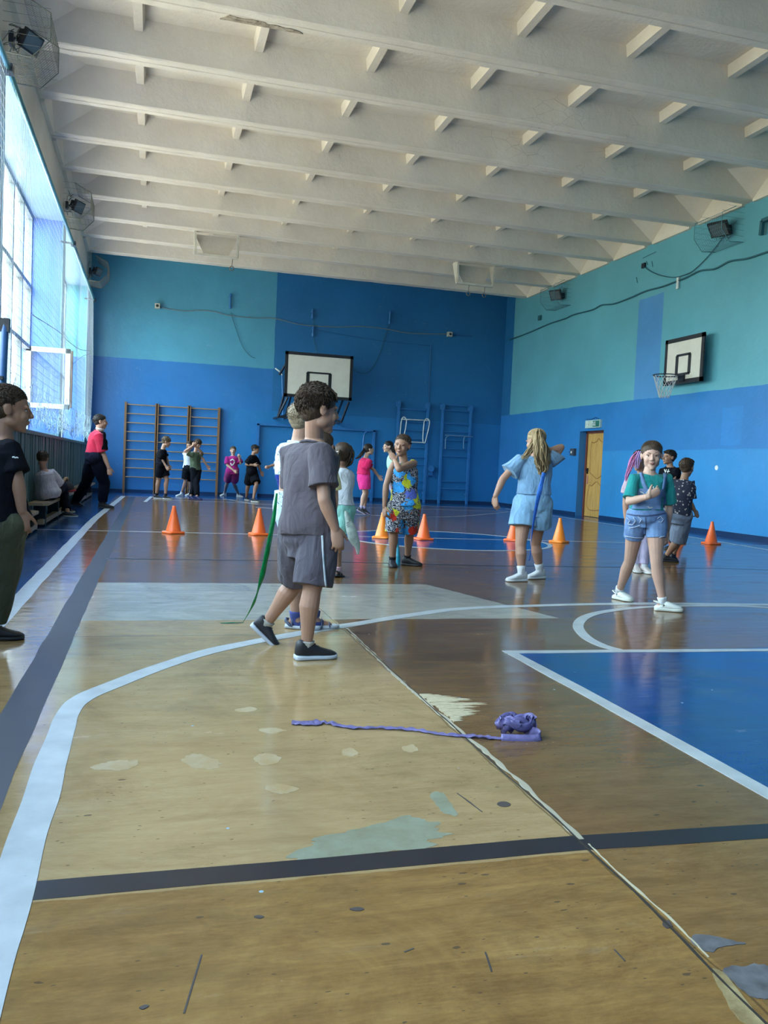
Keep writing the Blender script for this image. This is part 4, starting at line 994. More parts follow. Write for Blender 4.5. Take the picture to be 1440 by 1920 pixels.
def interp(t, tab):
    for (a, va), (b, vb) in zip(tab[:-1], tab[1:]):
        if t <= b: 
            f = (t - a) / (b - a); f = f * f * (3 - 2 * f); return [x + (y - x) * f for x, y in zip(va, vb)]
    return list(tab[-1][1])
WID = [(-.02, (.30, .30)), (.05, (.45, .42)), (.12, (.82, .70)), (.2, (1.0, .92)), (.35, (.98, 1.0)), (.6, (.84, .92)), (.75, (.86, .95)), (.95, (.98, 1.08)), (1.08, (.92, 1.0)), (1.2, (.6, .7))]
def hand(mb, P, d, nrm, L, curl, thumb, r=.052, fist=False):
    d = d.normalized(); n = (nrm - d * nrm.dot(d)).normalized(); s_ = d.cross(n) * thumb
    mb.tube([P - d * .06 * L, P + d * .14 * L, P + d * .34 * L, P + d * .50 * L], [.16 * L, .19 * L, .23 * L, .225 * L], 12, flat=(s_, .46))
    for q, (o_, l_, sp) in enumerate([(.155, .40, .10), (.055, .46, .03), (-.05, .43, -.05), (-.15, .33, -.14)]):
        p = P + d * (.46 - .02 * abs(q - 1.2)) * L + s_ * o_ * L; dd = (d + s_ * sp).normalized(); pts = [p - dd * .1 * L, p]; a = curl * (1 + .15 * q)
        for seg, fr_ in enumerate((.44, .31, .25)):
            dd = (dd * math.cos(a) + n * math.sin(a)).normalized(); p = p + dd * l_ * L * fr_; pts.append(p)
            nn_ = (n - dd * n.dot(dd)); n2 = nn_.normalized() if nn_.length > .05 else n
        rr_ = r * L; mb.tube(pts, [rr_, rr_ * 1.05, rr_, rr_ * .92, rr_ * .8], 8)
    p = P + d * .10 * L + s_ * .14 * L; dd = (d * .72 + s_ * .62 + n * .25).normalized(); pts = [p, p + dd * .2 * L]; dd = (dd + d * .35 + n * .2).normalized(); pts.append(pts[-1] + dd * .16 * L); dd = (dd + d * .3).normalized(); pts.append(pts[-1] + dd * .13 * L)
    mb.tube(pts, [.085 * L, .07 * L, .06 * L, .048 * L], 8)
def head_geo(mb, C, M3, h):
    E_ = lambda c, r, nu=18, nv=12: mb.ell(C + M3 @ (V(c) * h), [x * h for x in r], M3, nu, nv)
    E_((0, -.06, .12), (.345, .42, .375), 24, 16); E_((0, .10, -.10), (.275, .285, .34), 20, 14); E_((0, .20, -.34), (.155, .15, .13)); E_((0, .29, -.425), (.085, .07, .065))
    for s_ in (-1, 1):
        E_((s_ * .15, .04, -.26), (.11, .17, .12)); E_((s_ * .15, .265, -.13), (.10, .10, .11)); E_((s_ * .12, .335, .075), (.11, .05, .035))
        E_((s_ * .345, -.04, -.02), (.030, .085, .125)); E_((s_ * .365, -.06, .035), (.028, .07, .075)); E_((s_ * .036, .418, -.135), (.04, .042, .034))
    q = lambda *p: C + M3 @ (V(p) * h)
    mb.tube([q(0, .36, .06), q(0, .415, -.03), q(0, .452, -.115)], [.034 * h, .036 * h, .046 * h], 8)
    E_((0, .375, -.235), (.085, .04, .022)); E_((0, .37, -.275), (.07, .04, .026))
def shoe(parent, og, ank, ta, pitch, FL, style, cm, sm_, side=1, vox=.004):
    """ank = ankle joint; ta = direction of the toe (deg); pitch<0 = toe down"""
    M3 = frame(ta, pitch); T = lambda x, y, z: ank + M3 @ V((x * FL, y * FL, z * FL)); hA = .36
    st = [(-.27, .10), (-.235, .15), (-.15, .175), (0, .165), (.2, .165), (.4, .20), (.52, .205), (.62, .18), (.69, .13), (.725, .06)]
    def ring(y, w, z0, z1, n=20, e=.45):
        out = []
        for j in range(n):
            a = 2 * math.pi * j / n; c_, s_ = math.cos(a), math.sin(a)
            out.append(T(math.copysign(abs(c_) ** e, c_) * w, y, (z0 + z1) / 2 + math.copysign(abs(s_) ** e, s_) * (z1 - z0) / 2))
        return out
    th = .13 if style == 'clog' else .10
    mb = MB(); mb.loft([ring(y, w * (1.06 if style != 'sandal' else 1), -hA + (.05 * max(0, y - .45)), -hA + th * (1.15 if y < 0 else 1) + .03 * max(0, y - .5)) for y, w in st])
    so = mb
    mb = MB()
    if style in ('sneaker', 'slip', 'clog'):
        prof = [(-.255, .08, .22), (-.22, .13, .36), (-.13, .155, .40 if style == 'sneaker' else .34), (-.02, .15, .37), (.08, .15, .34), (.2, .155, .27), (.34, .18, .20), (.5, .185, .145), (.62, .155, .115), (.69, .10, .08), (.715, .04, .05)]
        if style == 'clog': prof = [(-.25, .09, .12), (-.2, .14, .13), (-.1, .16, .15), (.02, .165, .22), (.12, .175, .31), (.25, .195, .28), (.42, .205, .21), (.56, .185, .17), (.66, .13, .13), (.71, .05, .08)]
        mb.loft([ring(y, w, -hA + .06, -hA + .06 + hh, e=.75) for y, w, hh in prof])
        if style == 'clog':
            mb.tube([T(-.16, .02, -hA + .22), T(-.17, -.12, -hA + .30), T(-.10, -.27, -hA + .33), T(.0, -.30, -hA + .33), T(.10, -.27, -hA + .33), T(.17, -.12, -hA + .30), T(.16, .02, -hA + .22)], .022 * FL, 8)
    elif style == 'sandal':
        for y, hh, w in ((.42, .15, .19), (.2, .25, .165), (-.05, .33, .15)):
            mb.tube([T(-w, y, -hA + .08), T(-w * .8, y, -hA + hh * .8), T(0, y + .02, -hA + hh), T(w * .8, y, -hA + hh * .8), T(w, y, -hA + .08)], .035 * FL, 8, flat=(V((0, 0, 1)), .6))
        mb.tube([T(-.15, -.1, -hA + .1), T(-.14, -.24, -hA + .22), T(0, -.27, -hA + .26), T(.14, -.24, -hA + .22), T(.15, -.1, -hA + .1)], .04 * FL, 8)
    up = mb.build('shoe', cm, parent, og, smooth=True)
    so.build('sole', sm_, up, og, smooth=True)
    mb = MB()
    if style == 'sneaker':
        for i in range(4): mb.tube([T(-.07, .12 + .07 * i, -hA + .36 - .045 * i), T(0, .13 + .07 * i, -hA + .40 - .05 * i), T(.07, .12 + .07 * i, -hA + .36 - .045 * i)], .012 * FL, 5)
        mb.build('laces', m_lace_of(cm), up, og, smooth=True)
    if style == 'clog':
        for (x, y) in [(-.1, .2), (0, .22), (.1, .2), (-.06, .32), (.06, .32), (0, .40), (-.12, .36), (.12, .36)]: mb.ell(T(x, y, -hA + .325 - .30 * max(0, y - .2) - 1.6 * x * x), (.016 * FL, .016 * FL, .012 * FL), M3, 8, 6)
        for s_ in (-1, 1): mb.ell(T(s_ * .165, .03, -hA + .22), (.012 * FL, .04 * FL, .04 * FL), M3, 8, 6)
        mb.build('vent_holes', m_blk, up, og)
_lace = {}
def m_lace_of(cm): return plain('lace_white', (.5, .52, .55), .7, var=0) if 'white' in cm.name else plain('lace_dark', (.03, .03, .035), .7, var=0)
def strands(mb, pts, rad, n, rs, seed, wav=.3):
    rnd = random.Random(seed); Q = curve_pts(pts, 5); m_ = len(Q)
    R_ = [np.interp(i / (m_ - 1), np.linspace(0, 1, len(rad)), rad) for i in range(m_)]
    for q in range(n):
        a = rnd.uniform(0, 6.28); rr_ = math.sqrt(rnd.random()); ph = rnd.uniform(0, 9); out = []; rads = []
        end = m_ if q < n * .6 else max(4, int(m_ * rnd.uniform(.6, 1)))
        for i in range(end):
            t = (Q[min(i + 1, m_ - 1)] - Q[max(i - 1, 0)]).normalized(); u = t.cross(V((.3, 1, .1))).normalized(); w_ = t.cross(u); aa = a + .25 * math.sin(i * .5 + ph)
            rr2 = R_[i] * rr_ * (1 + wav * noise.noise(V((q * 3.1, i * .35, 0)))); out.append(Q[i] + u * math.cos(aa) * rr2 + w_ * math.sin(aa) * rr2)
            rads.append(rs * (1 - .6 * i / m_))
        mb.tube(out, rads, 5)

def person(name_label, Y0, H, face, pel, nk, head, arms, legs, hh=None, look=None, skin=SK1, hair=None, hstyle='short', top=None, bottom=None, shoes=None, socks=None,
           fat=1.0, vox=.005, grp='children playing tag in the gym', dpel=0, mouth=False, extra=None, lean=0, seated=False, child=True, cat='person'):
    """pel, nk, head: pixels (+ optional depth offset); arms: {'R':(el, wr, palm, curl)}; legs: {'R':dict(k=, f= or a=, ta=, p=)}"""
    hh = hh or H * .168
    Fm = frame(face); rt, fw = Fm.col[0].copy(), Fm.col[1].copy()
    at3 = lambda p: at(p[0], p[1], Y0 + (p[2] if len(p) > 2 else 0))
    Pe, Nk, Hd = at3(pel), at3(nk), at3(head)
    Tr = (Nk - Pe); tl_ = Tr.length; up = Tr.normalized()
    lat = (rt - up * rt.dot(up)).normalized(); fwd = up.cross(lat) * 1.0
    if fwd.dot(fw) < 0: fwd = -fwd
    cw, cd = .098 * H * fat, .068 * H * fat
    root = empty('person', (Pe.x, Pe.y, 0)); tag(root, name_label, cat, grp); og = root.location.copy()
    body = MB()
    def torso(mb, t0, t1, off=0.0, flare=0.0, n=24, cut=None):
        rings = []
        m_ = 14
        for i in range(m_ + 1):
            t = t0 + (t1 - t0) * i / m_; a, b = interp(t, WID); c = Nk - up * tl_ * t + fwd * (.012 * H * math.sin(math.pi * min(1, max(0, t))) * -1)
            ra, rb = cw * a + off + flare * max(0, t - .3), cd * b + off + flare * max(0, t - .3)
            rings.append([c + lat * ra * math.copysign(abs(math.cos(q)) ** .85, math.cos(q)) + fwd * rb * math.copysign(abs(math.sin(q)) ** .85, math.sin(q)) for q in [2 * math.pi * j / n for j in range(n)]])
        mb.loft(rings)
    torso(body, .02, 1.08)
    HM = frame(look[0], look[1] if len(look) > 1 else 0, look[2] if len(look) > 2 else 0) if look else Fm
    base = Hd + HM @ V((0, -.10 * hh, -.25 * hh))
    nr = .034 * H * min(fat, 1.1)
    body.tube([Nk - up * .05 * H, Nk + up * .005 * H, base], [nr * 1.35, nr, nr * .97], 14)
    head_geo(body, Hd, HM, hh)
    # limbs
    J = {}
    for sd, sg in (('R', 1), ('L', -1)):
        Sh = Nk - up * .065 * H + lat * sg * .108 * H * fat
        A = arms.get(sd)
        if A is None:
            El = Sh - up * .16 * H + lat * sg * .02 * H; Wr = El - up * .13 * H + fwd * .03 * H; A = (None, None, None, .3); palm = -lat * sg
        else:
            El, Wr = at3(A[0]), at3(A[1]); palm = V(A[2]) if len(A) > 2 and A[2] else -lat * sg
            if len(A) > 4 and A[4]: Sh = at3(A[4])
        J['Sh' + sd], J['El' + sd], J['Wr' + sd] = Sh, El, Wr
        a = H * fat
        body.tube([Nk - up * .05 * H + lat * sg * .03 * H, Sh, Sh.lerp(El, .3), Sh.lerp(El, .7), El], [.026 * a, .030 * a, .0285 * a, .025 * a, .0235 * a], 12)
        body.tube([El, El.lerp(Wr, .25), El.lerp(Wr, .6), Wr], [.0235 * a, .025 * a, .021 * a, .0165 * a], 12)
        hd = (A[5] if len(A) > 5 and A[5] else None); d = (V(hd) if hd else (Wr - El)).normalized()
        hand(body, Wr, d, palm, .112 * H, A[3] if len(A) > 3 and A[3] is not None else .3, sg if not (len(A) > 6) else A[6], r=.052 if vox < .0045 else .058)
    for sd, sg in (('R', 1), ('L', -1)):
        L = legs[sd]; Hp = Pe + lat * sg * .052 * H * fat - up * .0
        FLn = L.get('FL', .158 * H)
        if 'f' in L:
            g = onfloor(*L['f']); An = V((g.x, g.y, .36 * FLn))
        else: An = at3(L['a'])
        if L.get('k'):
            kp = L['k']; Kn = at(kp[0], kp[1], (Pe.y + An.y) / 2 + (kp[2] if len(kp) > 2 else 0))
        else: Kn = (Hp + An) / 2
        J['Hp' + sd], J['Kn' + sd], J['An' + sd] = Hp, Kn, An
        a = H * fat; sh = (Kn - Hp).normalized(); bk = -fwd
        body.tube([Hp, Hp.lerp(Kn, .35), Hp.lerp(Kn, .75), Kn], [.058 * a, .054 * a, .041 * a, .035 * a], 14)
        c1 = Kn.lerp(An, .3) + bk * .008 * H
        body.tube([Kn, c1, Kn.lerp(An, .65) + bk * .003 * H, An], [.034 * a, .037 * a, .027 * a, .0205 * a], 14)
        FM = frame(L['ta'], L.get('p', 0)); body.tube([An, An + FM @ V((0, .12 * FLn, -.20 * FLn)), An + FM @ V((0, .45 * FLn, -.27 * FLn))], [.021 * a, .11 * FLn, .08 * FLn], 10)
        body.tube([An, An + FM @ V((0, -.12 * FLn, -.22 * FLn))], [.02 * a, .10 * FLn], 8)
    HMi = HM.inverted()
    def fm_(c):
        q = HMi @ (c - Hd) / hh
        return 1 if (abs(q.x) < .10 and q.y > .35 and -.300 < q.z < -.218) else 0
    body.fuse('body', [skin, m_lip], vox, root, og, 4 if vox < .0045 else 2, matfn=fm_)
    # eyes, brows, mouth
    T = lambda *p: Hd + HM @ (V(p) * hh)
    for s_ in (-1, 1):
        mb = MB(); mb.cur = 0; mb.ell(T(s_ * .125, .300, .0), (.048 * hh, .046 * hh, .022 * hh), HM, 14, 10); mb.cur = 1; mb.ell(T(s_ * .122, .332, .0), (.026 * hh, .018 * hh, .024 * hh), HM, 12, 8)
        mb.build('eye', [m_eyew, m_iris], root, og, smooth=True)
        mb = MB(); mb.tube([T(s_ * .055, .372, .088), T(s_ * .13, .362, .108), T(s_ * .200, .302, .088)], [.009 * hh, .013 * hh, .006 * hh], 6); mb.build('eyebrow', hair or H_BROWN, root, og, smooth=True)
        mb = MB(); mb.tube([T(s_ * .068, .335, .016), T(s_ * .125, .352, .036), T(s_ * .182, .296, .012)], [.0055 * hh] * 3, 5); mb.build('eyelid', hair or H_BROWN, root, og, smooth=True)
    if mouth: mb = MB(); mb.ell(T(0, .375, -.262), (.065 * hh, .038 * hh, .028 * hh), HM, 12, 8); mb.build('mouth', m_mouth, root, og, smooth=True)
    # hair
    if hair:
        mb = MB(); rnd = random.Random(hash(name_label) % 999 if False else int(pel[0] * 7)); S_ = hstyle
        thick = {'buzz': .975, 'short': .99, 'full': 1.01, 'girl': 1.0}.get(S_.split('+')[0], 1)
        cz = .175; cy = -.10; rx, ry, rz = .368 * thick, .445 * thick, .375 * thick
        if S_.startswith('full'): cz, cy, rz = .185, -.085, .40
        mb.ell(T(0, cy, cz), (rx * hh, ry * hh, rz * hh), HM, 32, 22, fn=lambda p: 1 + (.014 * noise.noise(p * 4) + .006 * noise.noise(p * 14)) * (0 if S_ == 'buzz' else 1))
        mb.ell(T(0, -.15, .02), (.340 * thick * hh, .335 * thick * hh, .27 * hh), HM, 24, 16); mb.ell(T(0, -.215, -.12), (.235 * hh, .205 * hh, .17 * hh), HM, 20, 14)      # nape
        if S_.startswith(('short', 'full', 'buzz')):
            n_t = 4200 if vox < .0045 else 500; ln = {'buzz': .028, 'short': .075, 'full': .105}[S_.split('+')[0]]
            for i in range(n_t):
                z_ = rnd.uniform(-.8, 1); a = rnd.uniform(0, 6.283); q = V((math.sqrt(1 - z_ * z_) * math.cos(a), math.sqrt(1 - z_ * z_) * math.sin(a), z_))
                if (q.y > .45 and z_ < .25) or (z_ < -.3 and q.y > -.25): continue
                p = V((cx_ * r_i for cx_, r_i in zip(q, (rx, ry, rz)))) + V((0, cy, cz)); fl = V((q.x * .3, .55 if q.z > .3 else .0, -.8 if q.z < .5 else -.1)); fl = (fl - q * fl.dot(q)).normalized()
                d = (fl + q * .20 + V((rnd.gauss(0, .13), rnd.gauss(0, .13), rnd.gauss(0, .12)))).normalized(); w_ = d.cross(q); w_ = w_.normalized() if w_.length > .01 else V((1, 0, 0)); l2 = ln * rnd.uniform(.6, 1.3); ww = .007 if vox < .0045 else .014
                mb.add([T(*(p - w_ * ww)), T(*(p + w_ * ww)), T(*(p + q * .03)), T(*(p + d * l2))], [(0, 1, 3), (1, 2, 3), (2, 0, 3), (0, 2, 1)])
            if S_.startswith('full') or S_ == 'short':   # fringe
                for i in range(26):
                    x = -.27 + .54 * i / 25; mb.tube([T(x * .8, .10, .485 - .25 * x * x), T(x, .27, .405 - .6 * x * x), T(x * 1.08, .350 - .9 * x * x, .315 - .6 * x * x + (.02 if S_ == 'short' else -.045))], [.03 * hh, .026 * hh, .006 * hh], 6)
        if S_ == 'girl':      # combed strands from the hairline to the crown
            for i in range(38):
                a = math.radians(-82 + 164 * i / 37); pts = []
                for j in range(9):
                    ph = math.radians(22 + 13 * abs(math.cos(a)) + j * 16); q = V((math.sin(a), math.cos(ph) * math.cos(a), math.sin(ph) * math.cos(a) + .15 * abs(math.sin(a)) * (1 - j / 8)))
                    pts.append(T(q.x * rx * .985, q.y * ry * .985 + cy, q.z * rz * .985 + cz))
                mb.tube(pts, [.006 * hh] + [.013 * hh] * 7 + [.008 * hh], 5)
        ho = mb.build('hair', hair, root, og, smooth=True)
    # clothing
    clothes = {}
    if top:
        mb = MB(); off = top.get('off', .011) * (H / 1.25)
        torso(mb, top.get('t0', .045), top.get('t1', 1.0), off, top.get('flare', .012))
        sl = top.get('sl', .62)
        for sd, sg in (('R', 1), ('L', -1)):
            Sh, El, Wr = J['Sh' + sd], J['El' + sd], J['Wr' + sd]; a = H * fat
            s2 = top.get('sl' + sd, sl)
            if s2 <= 0:
                mb.tube([Nk - up * .04 * H + lat * sg * .055 * H, Sh - lat * sg * .012 * H - up * .0 * H], [.018 * a, .028 * a], 10); continue
            e = Sh.lerp(El, min(1, s2)); pts = [Nk - up * .045 * H + lat * sg * .03 * H, Sh, Sh.lerp(El, min(1, s2) * .5), e]; rd = [.029 * a + off * .4, .033 * a + off, .034 * a + off * 1.2, (.034 if s2 < 1 else .027) * a + off * top.get('slf', 1.5)]
            if s2 > 1: pts.append(El.lerp(Wr, s2 - 1)); rd.append(.019 * a + off)
            mb.tube(pts, rd, 14, round_=False)
        seed = pel[0]
        dfn = lambda c: .006 * (H / 1.25) * noise.noise(V((c.x * 9, c.y * 9, c.z * 5 + seed))) * 2 + .004 * math.sin(c.z * 60 + 9 * noise.noise(V((c.x * 7, c.y * 7, c.z * 4 + seed)))) * max(0, noise.noise(V((c.x * 5, c.y * 5, seed)))) + .003 * noise.noise(V((c.x * 22, c.y * 22, c.z * 12 + seed)))
        tn = mb.fuse(top.get('name', 'shirt'), top['m'], max(vox, .005), root, og, 3, disp=dfn, label=top.get('label')); clothes['top'] = tn
    if top and top.get('slR', 1) > 0:
        mb = MB(); torus(mb, Nk - up * .030 * H - fwd * .001 * H, nr * 1.38 + top.get('off', .011) * .3, .006 * H / 1.25, (up * .95 + fwd * .3).normalized(), 24); mb.build('collar', top['m'], root, og, smooth=True)
    if bottom:
        mb = MB(); off = bottom.get('off', .012) * (H / 1.25); torso(mb, bottom.get('t0', .80), 1.26, off * 1.2)
        a = H * fat; ln = bottom.get('l', .9); fl = bottom.get('flare', .012) * H
        if bottom.get('skirt'):
            pass
        for sd in ('R', 'L'):
            mb.ell(J['Hp' + sd], [.060 * a + off * 1.15] * 3, None, 18, 12)
            Hp, Kn, An = J['Hp' + sd], J['Kn' + sd], J['An' + sd]
            if ln <= 1: mb.tube([Hp + up * .02 * H, Hp.lerp(Kn, ln * .5), Hp.lerp(Kn, ln)], [.060 * a + off, .057 * a + off + fl * .6, .047 * a + off + fl * 1.2], 16, round_=False)
            else:
                mb.tube([Hp + up * .02 * H, Hp.lerp(Kn, .5), Kn, Kn.lerp(An, .35), Kn.lerp(An, min(.97, ln - 1))], [.060 * a + off, .054 * a + off, .040 * a + off, .039 * a + off, .029 * a + off + fl * .3], 16, round_=False)
        seed = pel[0] + 31
        dfn = lambda c: .005 * (H / 1.25) * noise.noise(V((c.x * 8, c.y * 8, c.z * 6 + seed))) * 1.6 + .0025 * noise.noise(V((c.x * 24, c.y * 24, c.z * 14 + seed)))
        clothes['bottom'] = mb.fuse(bottom.get('name', 'shorts'), bottom['m'], max(vox, .005), root, og, 3, disp=dfn)
    for sd, sg in (('R', 1), ('L', -1)):
        L = legs[sd]; An, Kn = J['An' + sd], J['Kn' + sd]; FLn = L.get('FL', .158 * H); a = H * fat
        if socks:
            FM = frame(L['ta'], L.get('p', 0)); mb = MB(); s3 = socks[1]
            mb.tube([An.lerp(Kn, s3), An.lerp(Kn, s3 * .5), An, An + FM @ V((0, -.02 * FLn, -.2 * FLn)), An + FM @ V((0, .25 * FLn, -.24 * FLn))], [.0255 * a + .003 + s3 * .01 * a, .0245 * a + .003, .0235 * a + .003, .125 * FLn, .12 * FLn], 14, round_=False)
            mb.build('sock', socks[0], root, og, smooth=True)
        if shoes and not L.get('noshoe'): shoe(root, og, An, L['ta'], L.get('p', 0), FLn, shoes[0], shoes[1], shoes[2], sg)
    return dict(root=root, og=og, J=J, T=T, HM=HM, hh=hh, up=up, lat=lat, fwd=fwd, Nk=Nk, Pe=Pe, cw=cw, cd=cd, tl=tl_, hair=locals().get('ho'), clothes=clothes, torso=torso)

def S(n, c): return plain(n, c, .55)
W_RUB, B_RUB = S('white_rubber', (.60, .62, .62)), S('black_rubber', (.015, .016, .02))
BLK_SHOE, WHT_SHOE, GRY_SHOE = S('black_mesh_shoe', (.012, .013, .018)), S('white_shoe_upper', (.60, .64, .66)), S('grey_shoe_upper', (.22, .26, .32))
WSOCK, BSOCK, BLSOCK = cloth('white_sock', (.60, .63, .66)), cloth('black_sock', (.012, .012, .015)), cloth('blue_sock', (.06, .08, .25))
def doodle(name, base, inks, sc=14):
    x = M(name, base, .85); v1 = x.noise(sc, 2, .5, None, 2.0); ln = x.math('LESS_THAN', x.math('ABSOLUTE', x.math('SUBTRACT', v1, .5)), .018)
    sp = x.math('LESS_THAN', x.voro(sc * .55), .16); gate = x.gt(x.noise(sc * .4, 2), .50)
    c = x.mix(x.mul(ln, gate), base, inks[0]); c = x.mix(x.mul(sp, x.gt(x.noise(sc * .7, 1), .52)), c, inks[1]); x.col(c); x.bump(x.noise(12, 3), .4, .02); return x.m
BLK = cloth('black_jersey', (.006, .007, .011)); NAVY = cloth('navy_trousers', (.007, .009, .020))
for q_ in (BLK, NAVY): q_.node_tree.nodes['Principled BSDF'].inputs['Sheen Weight'].default_value = 0; q_.node_tree.nodes['Principled BSDF'].inputs['Specular IOR Level'].default_value = .08
GREY = cloth('plum_grey_jersey', (.092, .078, .094)); GREYS = cloth('plum_grey_shorts', (.086, .077, .098))

XP, XM, YP, YM, UPV, DN = (1, 0, 0), (-1, 0, 0), (0, 1, 0), (0, -1, 0), (0, 0, 1), (0, 0, -1)
# --- boy in plum grey, walking right, nearest in the middle
A_ = person('boy in plain grey t-shirt and grey shorts with white side stripe walking right', 4.02, 1.27, 42, (579, 1000, .02), (589, 822, .05), (598, 769, .02),
    {'R': ((608, 937, -.16), (628, 990, -.14), (-.2, 1, .1), .32, (602, 850, -.10), (.25, -.1, -1)), 'L': ((556, 930, .22), (566, 1000, .25), YM, .3)},
    {'R': dict(k=(585, 1106, -.05), f=(574, 1236), ta=8, FL=.215), 'L': dict(k=(556, 1090, .08), a=(501, 1167, .30), ta=-12, p=-42, FL=.20)},
    hh=.222, look=(12, -2, 0), skin=SK1, hair=H_BROWN, hstyle='full', top=dict(m=GREY, t1=1.02, sl=.72, off=.016, flare=.018, slf=1.9), bottom=dict(m=GREYS, l=.92, flare=.012, off=.016, t0=.9),
    shoes=('sneaker', BLK_SHOE, S('whitish_sole', (.50, .55, .62))), socks=(cloth('grey_white_sock', (.42, .42, .40)), .05), vox=.0038, fat=1.05, grp='children nearest the camera')
def stripe(A, sd, m, w_, off, lnn=.95, t0=0.0, outv=None, name='side_stripe'):
    J = A['J']; Hp, Kn = J['Hp' + sd], J['Kn' + sd]; sg = 1 if sd == 'R' else -1; out = V(outv) if outv else A['lat'] * sg; pts = []
    for i in range(9):
        t = t0 + (lnn - t0) * i / 8; p = Hp.lerp(Kn, t); pts.append(p + out * (off[0] + (off[1] - off[0]) * t))
    side = (Kn - Hp).cross(out).normalized(); mb = MB(); mb.ribbon(pts, w_, .004, side=lambda i: side); return mb.build(name, m, A['root'], A['og'], smooth=True)
WSTR = cloth('white_tape', (.55, .62, .68))
mb = MB(); sd_ = []
for (x, y) in [(604, 1004), (605, 1030), (607, 1060), (609, 1085), (611, 1103)]: sd_.append((x, y))
cl = A_['clothes']['bottom']; dg = bpy.context.evaluated_depsgraph_get()
def drape(obj, og, pts, mat, name, A, w_=.012, off=.002, n=6):
    """lay a narrow tape on a garment along the line of sight"""
    me = obj.data; bm = bmesh.new(); bm.from_mesh(me)
    from mathutils.bvhtree import BVHTree
    bv = BVHTree.FromBMesh(bm); Q = []
    for (a, b) in zip(pts[:-1], pts[1:]):
        for i in range(n): Q.append((a[0] + (b[0] - a[0]) * i / n, a[1] + (b[1] - a[1]) * i / n))
    Q.append(pts[-1]); P_ = []; N_ = []
    for q in Q:
        d = ray(*q).normalized(); h = bv.ray_cast(EYE - og, d)
        if h[0] is not None: P_.append(h[0] + og + h[1] * off * (1 if h[1].dot(d) < 0 else -1)); N_.append(h[1])
    bm.free()
    if len(P_) < 2: return None
    mb = MB(); nn = len(P_)
    mb.ribbon(P_, w_, .003, side=lambda i: (P_[min(i + 1, nn - 1)] - P_[max(i - 1, 0)]).cross(N_[i])); return mb.build(name, mat, A['root'], og, smooth=True)
drape(cl, A_['og'], sd_, WSTR, 'side_stripe', A_, .010, .003)

# --- boy behind him in patterned white
m_pat = doodle('white_cloth_black_drawings', (.52, .66, .74), ((.03, .04, .09), (.02, .03, .07)), 16)
B_ = person('blond boy in white tee with black drawings, mostly behind the boy in grey', 4.72, 1.30, 20, (556, 960), (562, 822), (570, 788),
    {'R': ((575, 905, -.05), (592, 945, -.1), YP, .3), 'L': ((540, 880, .15), (552, 930, .2), YM, .3)},
    {'R': dict(k=(558, 1075), f=(553, 1178), ta=-25), 'L': dict(k=(590, 1075, .1), f=(588, 1178), ta=0)},
    hh=.20, look=(35, 0, 0), skin=SK1, hair=H_SANDY, hstyle='buzz', top=dict(m=m_pat, t1=.50, sl=.75, off=.018, flare=.02), bottom=dict(m=m_pat, l=.62, t0=.72, flare=.018, off=.02),
    shoes=('sandal', S('grey_navy_strap', (.06, .08, .14)), S('grey_white_sole', (.42, .46, .5))), socks=(BLSOCK, .10), vox=.0045, grp='children nearest the camera')
# --- little girl with ponytail
C_ = person('little girl with a brown ponytail in white top and mint shorts, back to the camera', 6.9, 1.12, 62, (638, 958), (640, 873), (643, 854),
    {'R': ((653, 912, -.02), (657, 945, -.02), XM, .45, (646, 883, -.02)), 'L': ((625, 905, .1), (628, 940, .1), XP, .3)},
    {'R': dict(k=(632, 1020), f=(634, 1082), ta=50, p=-14), 'L': dict(k=(626, 1015), f=(622, 1069), ta=70)},
    hh=.20, look=(70, -6, 0), skin=SK1, hair=H_BROWN, hstyle='girl', top=dict(m=cloth('white_vest', (.56, .60, .66)), t1=.86, slR=0, slL=0, flare=.02), bottom=dict(m=cloth('mint_shorts', (.25, .55, .50)), l=.62, flare=.02, t0=.8),
    shoes=('sandal', S('black_strap', (.015, .015, .02)), B_RUB), socks=(cloth('pink_sock', (.62, .42, .48)), .12), vox=.005, grp='girls in the middle of the hall')
def pony(A, pts, rad, hair, n=26, rs=.0075, seed=1, band=None, Y=None, name='ponytail'):
    mb = MB(); P_ = [at(p[0], p[1], Y + (p[2] if len(p) > 2 else 0)) for p in pts]; strands(mb, P_, rad, n, rs, seed)
    par = A['hair'] or A['root']; o_ = mb.build(name, hair, par, A['og'], smooth=True)
    if band: mb = MB(); torus(mb, P_[0].lerp(P_[1], .3), rad[0] * 1.1, .007, (P_[1] - P_[0]).normalized(), 14); mb.build('hair_band', band, par, A['og'], smooth=True)
    return o_
WB = S('white_hair_band', (.62, .60, .58))
pony(C_, [(635, 845, -.10), (632, 858, -.13), (631, 876, -.12), (629, 892, -.12)], [.012, .026, .026, .008], H_LBROWN, 24, .007, 3, WB, 6.9)
pony(C_, [(650, 838, -.02), (656, 850, -.04), (655, 864, -.06), (648, 874, -.08)], [.03, .04, .035, .01], H_BROWN, 20, .008, 4, None, 6.9, 'loose_hair')
